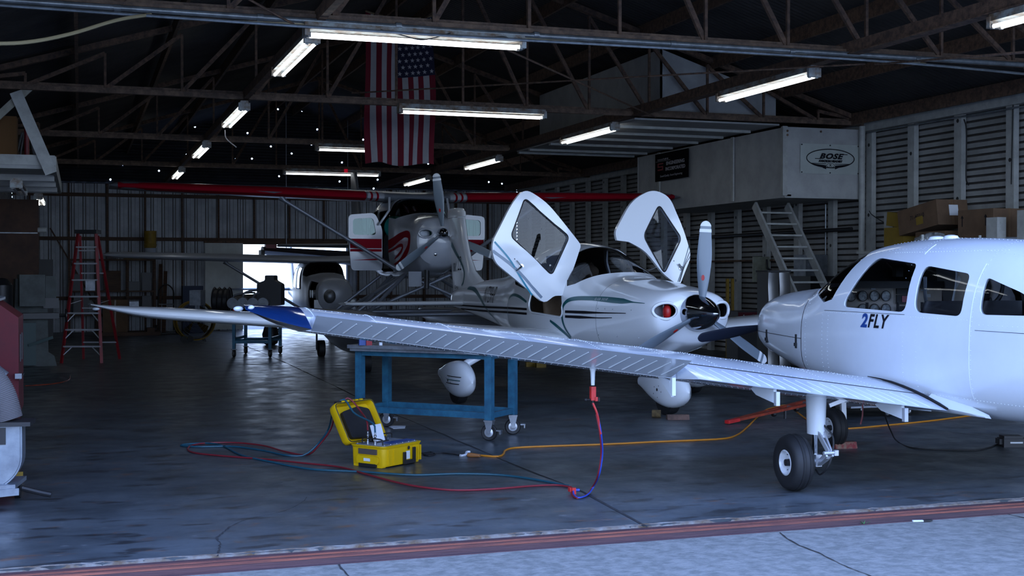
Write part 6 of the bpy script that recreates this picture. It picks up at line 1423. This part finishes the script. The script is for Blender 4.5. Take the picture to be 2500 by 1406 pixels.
m = MB(); m.bar((.2, -.1, .1), (.24, -.1, 0), .03, .03); m.bar((.2, .1, .1), (.24, .1, 0), .03, .03); m.bar((-.3, 0, .08), (.22, 0, .1), .25, .03); build('fan_stand', m, 'dark', dfn, smooth=False)
# hand truck, blue crate
hp = PY(408, 830, 35.6); ht = thing('hand_truck', 'dark hand truck with a looped handle against the back wall', 'hand truck', (hp.x, 35.9, 0))
m = MB(); m.tube(spline([(-.2, 0, .1), (-.2, .1, .9), (-.18, .12, 1.2), (0, .13, 1.35), (.18, .12, 1.2), (.2, .1, .9), (.2, 0, .1)], 5), .018, 8); build('looped_frame', m, 'dark', ht)
for z in (.4, .8): m = MB(); m.box((0, .06, z), (.4, .02, .03)); build('cross_bar', m, 'dark', ht, smooth=False)
m = MB(); m.box((0, -.12, .02), (.45, .25, .015)); build('toe_plate', m, 'dark', ht, smooth=False)
for s in (-1, 1): m = MB(); m.lathe([(.04, -.025), (.12, -.03), (.12, .03), (.04, .025)], (s * .28, .08, .12), 'X', 20); build('truck_wheel', m, 'black', ht)
cp = PY(450, 790, 36.0); m = MB(); m.box((cp.x + .22, 36.1, .65), (.55, .5, 1.3)); m.box((cp.x + .22, 35.84, 1.25), (.5, .02, .05)); tag(build('blue_cabinet', m, mat('navy_crate', (.01, .02, .06), .6), smooth=False), 'dark blue cabinet behind the drum fan', 'cabinet')
# back-left shelving and stored goods
sv = thing('storage_shelf', 'long dark storage shelf along the back wall behind the step ladder', 'shelf', (.85, 36.9, 0))
for z in (.5, 1.15, 2.02): m = MB(); m.box((0, 0, z), (2.3, .7, .04)); build('shelf_board', m, 'wood', sv, smooth=False)
for x in (-1.12, -.4, .4, 1.12):
    for y in (-.33, .33): m = MB(); m.box((x, y, 1.02), (.06, .06, 2.04)); build('shelf_post', m, 'wood', sv, smooth=False)
def carton(name, label, x, y, z, d, mm, rz=0, cat='box', tape=True, group=None):
    t = thing(name, label, cat, (x, y, z), rz, group); m = MB(); m.box((0, 0, d[2] / 2), d); build('carton_body', m, mm, t, smooth=False)
    if tape: m = MB(); m.box((0, -d[1] / 2 - .001, d[2] / 2), (.04, .002, d[2])); m.box((0, 0, d[2] + .001), (.05, d[1], .002)); build('tape_strip', m, mat('brown_tape', (.14, .08, .04), .4), t, smooth=False)
    return t
q = PY(281, 790, 35.0); carton('cardboard_carton', 'plain brown cardboard carton right of the step ladder', q.x, 35.2, .10, (.62, .5, .85), 'card')
m = MB(); m.box((q.x + .35, 35.3, .05), (1.6, .9, .10)); m.box((q.x + .9, 35.1, .15), (.2, .5, .10)); tag(build('wooden_pallet', m, 'wood', smooth=False), 'low brown pallet under the cardboard carton', 'pallet')
hs_ = [(-1.2, 1.17, (.3, .4, .45), 'dark'), (-.75, 1.17, (.25, .4, .3), 'steel'), (0.0, 1.17, (.45, .4, .55), 'wood'), (.75, 1.17, (.3, .4, .25), 'dark'), (1.18, 1.17, (.25, .4, .5), 'dark'), (-1.05, .52, (.4, .5, .5), 'dark'), (0, .52, (.5, .5, .4), 'dark'), (.74, .52, (.25, .5, .35), 'steel'), (1.18, .52, (.25, .5, .5), 'dark')]
hl_ = ['dark bin on the left of the middle shelf board', 'grey box on the middle shelf board next to the left bin', 'brown wooden frame box in the centre of the middle shelf', 'low dark box right of centre on the middle shelf', 'dark box at the right end of the middle shelf', 'dark crate at the left of the bottom shelf', 'wide dark crate in the centre of the bottom shelf', 'grey tin box right of centre on the bottom shelf', 'narrow dark crate at the right end of the bottom shelf']
for (x, z, d, mm), lab in zip(hs_, hl_):
    m = MB(); m.box((0, 0, d[2] / 2), d); m.box((0, -d[1] / 2 - .01, d[2] * .8), (.12, .02, .03)); o = build('storage_bin', m, mm, smooth=False); o.location = (.85 + x * .77, 36.85, z); tag(o, lab, 'bin')
for nm, lab, px, d, mm, cat in (('tool_tin', 'small yellow and red tin on the top shelf', 315, (.28, .2, .20), 'yellow_d', 'tin'), ('flat_tray', 'flat yellow tray on the top shelf', 345, (.4, .2, .06), 'yellow_d', 'tray'), ('rag_bundle', 'pale green rag bundle on the top shelf', 272, (.25, .2, .10), 'greenmach', 'rag')):
    q = PY(px, 625, 36.7); m = MB(); m.box((q.x, 36.7, 2.04 + d[2] / 2), d); m.box((q.x, 36.595, 2.04 + d[2] * .5), (d[0] * .6, .01, d[2] * .4), mi=1); tag(build(nm, m, [mm, 'redhose'], smooth=False), lab, cat)
q = PY(367, 615, 36.7); m = MB(); m.lathe([(.16, 0), (.17, .3), (.175, .31)], (q.x, 36.7, 2.04), 'Z', 20); tag(build('white_bucket', m, 'paint_f'), 'white bucket on the top shelf under a stacked pail', 'bucket')
m = MB(); m.lathe([(.16, 0), (.18, .1), (.165, .11), (.17, .46), (.18, .47)], (q.x, 36.7, 2.355), 'Z', 20); tag(build('paint_pail', m, 'yellow_d'), 'dark yellow pail stacked on the white bucket', 'pail')
for i, (px, h) in enumerate(((386, 1.5), (398, 1.3))): q = PY(px, 800, 36.4); m = MB(); m.bar((q.x, 36.2, 0), (q.x + .12, 37.2, h + .4), .10, .04); tag(build('leaning_plank', m, 'wood', smooth=False), 'brown plank leaning on the back wall beside the hand truck', 'plank', 'leaning planks')
q = PY(118, 500, 35.0); m = MB(); m.bar((q.x, 37.38, 2.9), (q.x + 1.6, 37.38, .03), .08, .04); tag(build('diagonal_board', m, 'wood', smooth=False), 'brown board slanting on the back wall behind the ladder', 'board')
m = MB(); m.box((-.9, 34.5, 1.0), (.5, .4, 2.0)); m.box((-.9, 34.28, 1.6), (.4, .02, .5)); tag(build('tool_locker', m, 'dark', smooth=False), 'tall dark locker left of the step ladder', 'locker')
# ---------------------------------------------------------------- right side: shelf unit with boxes, cabinet, rack
su = thing('wall_cabinet_row', 'long white storage cabinet along the right wall holding boxes on top', 'cabinet', (12.25, 15.7, 0))
m = MB(); m.box((.05, .0, .98), (.9, 3.6, 1.96)); build('cabinet_body', m, 'ply_w', su, smooth=False)
m = MB(); m.box((.03, 0, 1.98), (.98, 3.6, .04)); build('cabinet_top', m, 'whitepost', su, smooth=False)
for y in (-1.3, -.43, .43, 1.3): m = MB(); m.box((-.41, y, 1.0), (.02, .82, 1.7)); d = build('cabinet_door', m, 'whitepost', su, smooth=False); m = MB(); m.box((-.43, y + .33, 1.1), (.02, .02, .12)); build('door_pull', m, 'steel', d, smooth=False)
ZT = 2.0
def onX(px, py, X): return PX(px, py, X)
q = onX(2150, 580, 12.3); m = MB(); m.box((12.5, 17.37, ZT + .31), (.4, .24, .62)); m.box((12.29, 17.37, ZT + .31), (.01, .2, .01)); tag(build('white_bin', m, 'ply_w', smooth=False), 'square grey-white bin at the far end of the cabinet top', 'bin')
fm = thing('foam_cushion', 'two yellow foam cushions slumped behind the tilted carton', 'cushion', (12.42, 16.98, ZT))
m = MB(); m.box((0, 0, .19), (.6, .5, .36)); build('lower_cushion', m, 'foam', fm); m = MB(); m.box((.03, .02, .49), (.55, .48, .22), R=Matrix.Rotation(.12, 3, 'X')); build('upper_cushion', m, 'foam', fm)
def printed(t, d, txt, size=.09):
    q = textmesh(txt, size, 0, 0, .001); q.xf(frame_xf((-d[0] / 2 - .003, 0, d[2] * .55), (0, -1, 0), (0, 0, 1), (-1, 0, 0))); build('printed_text', q, 'ink', t, smooth=False)
t = carton('cardboard_box', 'large cardboard box tilted on top of the cabinet, white label on its end', 12.28, 16.2, ZT + .30, (.55, .95, .38), 'card', 0.0); t.rotation_euler = (-.15, 0, .0); printed(t, (.55, .95, .38), '71-40210')
m = MB(); m.box((.02, -.478, .22), (.16, .004, .16)); build('white_label', m, 'paper', t, smooth=False); m = MB(); m.box((-.278, -.05, .14), (.004, .16, .12)); build('tan_label', m, 'foam', t, smooth=False)
carton('cardboard_box', 'lower cardboard box under the tilted one, beside the plastic bag', 12.35, 16.05, ZT, (.5, .7, .28), 'card')
t = carton('cardboard_box', 'level cardboard box with arrows at the right end of the cabinet top', 12.35, 15.0, ZT + .16, (.55, .75, .40), 'card')
m = MB()
for y in (-.22, .28): m.box((-.278, y, .22), (.004, .015, .12)); m.prism([(-.277, y - .03, .28), (-.277, y + .03, .28), (-.277, y, .32)], (-.004, 0, 0))
build('printed_arrows', m, 'ink', t, smooth=False)
m = MB(); m.box((12.35, 15.05, ZT + .08), (.5, .9, .155)); tag(build('white_tray', m, 'paint_f', smooth=False), 'low white tray under the level cardboard box', 'tray')
m = MB(); m.box((12.0, 15.35, ZT + .08), (.06, .06, .14)); tag(build('red_bottle', m, 'brightred', smooth=False), 'small red bottle between the bag and the white tray', 'bottle')
m = MB(); m.sphere((0, 0, .10), (.24, .34, .14), 28, 18)
for i, p in enumerate(m.v): p += Vector((math.sin(i * 1.7) * .02, math.cos(i * 2.3) * .02, math.sin(i * .9) * .02)); p.z = max(p.z, 0)
o = build('plastic_bag', m, 'bag'); o.location = (12.0, 15.85, ZT + .0); tag(o, 'crumpled clear plastic bag on the cabinet top in front of the boxes', 'bag')
for x, y, h, lab in ((11.98, 14.45, .42, 'white board standing upright beside the level cardboard box'), (12.15, 13.95, .50, 'wide white box at the right edge of the cabinet top')):
    m = MB(); m.box((x, y, ZT + h / 2), (.3 if h > .45 else .15, .22, h)); m.box((x, y - .113, ZT + h * .8), (.04, .004, .04)); tag(build('white_board', m, 'whitepost', smooth=False), lab, 'board')
rk = thing('wire_rack', 'white wire grid rack seen behind the cabin roof and through the side windows', 'rack', (10.55, 13.6, 0), .0)
ra, rb_ = PY(2252, 575, 13.6), PY(2392, 575, 13.6); x0, x1 = ra.x - 10.55, rb_.x - 10.55
for x in (x0, x1): m = MB(); m.tube([(x, 0, 0), (x, 0, 2.14)], .018, 10); build('rack_post', m, 'whitepost', rk)
m = MB()
for i in range(1, 12): xx = x0 + (x1 - x0) * i / 12; m.tube([(xx, 0, .15), (xx, 0, 2.11)], .005, 5)
for i in range(15): z = .2 + i * .132; m.tube([(x0, 0, z), (x1, 0, z)], .006, 5)
build('wire_grid', m, 'whitepost', rk)
# things under the box room: polished tank, yellowish panel, bench items
tk = thing('polished_locker', 'dented polished metal locker left of the steep stair', 'locker', PY(1888, 750, 17.9) * 1); tk.location.z = 0
m = MB()
for s in (-1, 1):
    rr = []
    for j in range(25):
        z = 1.66 * j / 24; rr.append([Vector((s * .10 + .097 * c, -.185 + .010 * math.sin(z * 11 + s * 2) - .012 * (1 - c * c), z)) for c in (-1, -.6, -.2, .2, .6, 1)])
    k = MB(); k.loft(rr, cap=False, closed=False); m.add(k.v, k.f)
m.box((0, 0, .83), (.39, .34, 1.66)); build('polished_doors', m, mat('dented_polished_metal', (.20, .20, .20), .33, metal=1), tk, angle=50)
m = MB(); m.box((0, 0, 1.68), (.42, .38, .03)); build('locker_top', m, 'dark', tk, smooth=False)
q = PY(1858, 640, 20.3); pnl = thing('metal_panel', 'tarnished metal sheet leaning above a dark bench left of the stair', 'panel', (q.x, 20.3, 0)); m = MB(); m.box((0, 0, 1.72), (.34, .03, .46)); build('tarnished_sheet', m, mat('tarnished_sheet', (.33, .34, .27), .3, metal=.7, col2=(.18, .18, .13), vscale=3), pnl, smooth=False)
m = MB(); m.box((0, .05, .75), (.06, .06, 1.5)); m.box((0, .05, .02), (.4, .4, .04)); m.tube([(.10, -.03, 1.9), (.10, -.05, 1.75), (.18, -.05, 1.7)], .02, 6); build('panel_stand', m, 'dark', pnl, smooth=False)
q = PY(1960, 640, 19.8); m = MB(); m.box((12.45, 19.6, .45), (.6, 1.6, .9)); m.box((12.4, 19.2, 1.05), (.45, .4, .30)); m.box((12.45, 19.9, 1.25), (.5, .8, .7)); tag(build('workbench', m, 'dark', smooth=False), 'dark cluttered workbench behind the steep stair', 'bench')
m = MB(); m.box((12.45, 19.9, 1.79), (.45, .4, .38)); m.box((12.45, 19.69, 1.80), (.35, .02, .05)); tag(build('grey_meter_box', m, 'steel', smooth=False), 'square grey box behind the steps of the steep stair', 'box')
m = MB(); m.tube([(XR - .25, 19, 2.42), (XR - .25, 26, 2.42)], .035, 10); tag(build('wall_pipe', m, 'dark'), 'horizontal dark pipe on the right wall under the box room', 'pipe')
m = MB(); m.tube([(XR - .25, 21.6, 1.9), (XR - .25, 26, 1.9)], .02, 8); tag(build('wall_pipe', m, 'rust'), 'thin lower brown pipe on the right wall under the box room', 'pipe')
for px, y0 in ((2015, 18.3),): q = PX(px, 600, XR - .15); m = MB(); m.tube([(XR - .15, q.y, 1.0), (XR - .15, q.y, 2.9)], .014, 8); tag(build('vertical_conduit', m, 'conduit'), 'thin vertical conduit on the right wall seen through the stair', 'pipe')
# bare engine cowling / car-like shell far right behind the gull doors
sh_ = thing('stored_cowling', 'white empty engine cowling standing on the floor behind the grey propeller blade', 'cowling', (9.0, 21.0, 0), -.3)
fu2 = Fuse([[-.45, .46, .9, 1.35, .35, 2.6, 2.4], [0, .46, .9, 1.36, .35, 2.6, 2.4], [.35, .42, .9, 1.30, .42, 2.4, 2.4], [.5, .30, .9, 1.15, .6, 2.2, 2.2]])
mb_ = fu2.mb(.05, 0, 40); mb_.xf(Matrix.Rotation(PI, 4, 'Z')); o = build('cowling_shell', mb_, 'paint_f'); cut(o, [ycyl((0, .80), .26, .20, -.9, .2), ycyl((-.25, 1.14), .10, .06, -.9, .2), ycyl((.25, 1.14), .10, .06, -.9, .2)]); o.parent = sh_
m = MB(); m.box((0, .2, .17), (.8, .8, .34)); build('cowling_stand', m, 'dark', sh_, smooth=False)
for i, px in enumerate((1776, 1788)):
    q = PY(px, 720, 21.2); m = MB(); m.box((q.x, 21.2, .8), (.05, .05, 1.5)); m.box((q.x, 21.2, .03), (.07, .3, .06)); tag(build('yellow_jack_stand', m, 'yellow_d', smooth=False), 'dim yellow upright jack stand right of the grey propeller blade', 'stand', 'yellow jack stands')
q = PY(1835, 760, 19.5); tr_ = thing('tool_chest', 'low dark tool chest with a red top drawer left of the foreground airplane nose', 'tool chest', (q.x, 19.5, 0)); m = MB(); m.box((0, 0, .5), (.75, .4, 1.0)); build('chest_body', m, 'dark', tr_, smooth=False); m = MB(); m.box((0, -.205, .93), (.74, .012, .10)); build('red_drawer', m, 'redmach', tr_, smooth=False)
for i in range(4): m = MB(); m.sphere((-.27 + .18 * i, -.21, .93), .018, 10, 8); build('chest_knob', m, 'chrome', tr_)
# wood blocks and scraps on the floor in the middle distance
for i, (px, py, lab) in enumerate(((1295, 895, 'small yellow block on the dim floor under the wing'), (1320, 897, 'second small yellow block right of the first one'))):
    p = G(px, py); m = MB(); m.box((p.x, p.y, .04), (.18, .08, .08)); m.box((p.x, p.y, .09), (.08, .05, .03)); tag(build('yellow_block', m, 'yellow_d', smooth=False), lab, 'block')
# weeds along the track
random.seed(11)
for px, py, lab, n in ((1735, 1306, 'bright green weed clump nearest the middle of the door track', 16), (2105, 1281, 'small green weed clump to the right on the door track', 10), (1540, 1318, 'thin grassy weed left of the bright clump on the track', 10), (1565, 1315, 'sparse upright weed beside the thin grassy one', 8)):
    p = G(px, py, -.05); m = MB()
    for k in range(n):
        a = random.random() * 6.3; r = random.uniform(.02, .07); b_ = p + Vector((random.uniform(-.05, .05), random.uniform(-.02, .02), 0)); tp = b_ + Vector((r * math.cos(a), r * math.sin(a) * .5, random.uniform(.015, .05))); sd = Vector((-math.sin(a), math.cos(a), 0)) * .006
        m.add([b_ + sd, b_ - sd, tp], [(0, 1, 2)])
    tag(build('weed', m, 'green', smooth=False), lab, 'weed')
p = G(2250, 1276, -.05); m = MB(); m.bar(p + Vector((-.05, .02, .008)), p + Vector((.03, 0, .008)), .02, .01); m.bar(p + Vector((.02, 0, .008)), p + Vector((.08, -.01, .012)), .03, .01, mi=1); tag(build('litter', m, ['paper', 'dark'], smooth=False), 'small black and white scrap of litter on the apron', 'litter')
# cables on right wall posts
cord('hanging_cable', 'black cable hanging down a white post on the right wall', [PX(2352, 292, XR - .128), PX(2357, 310, XR - .128), PX(2358, 380, XR - .128), PX(2358, 440, XR - .128), PX(2364, 452, XR - .128)], .010, 'black', 6)
cord('hanging_cable', 'black cable looping over the rightmost white post', [PX(2496, 230, XR - .128), PX(2478, 236, XR - .128), PX(2472, 252, XR - .128), PX(2470, 330, XR - .128), PX(2468, 450, XR - .128)], .009, 'black', 6)
cord('hanging_cable', 'short cable below the leftmost white post, over the white bin', [Vector((XR - .122, 18.66, 2.72)), Vector((XR - .122, 18.60, 2.66)), Vector((XR - .06, 18.3, 2.5)), Vector((XR - .006, 18.05, 2.42))], .007, 'black', 6)
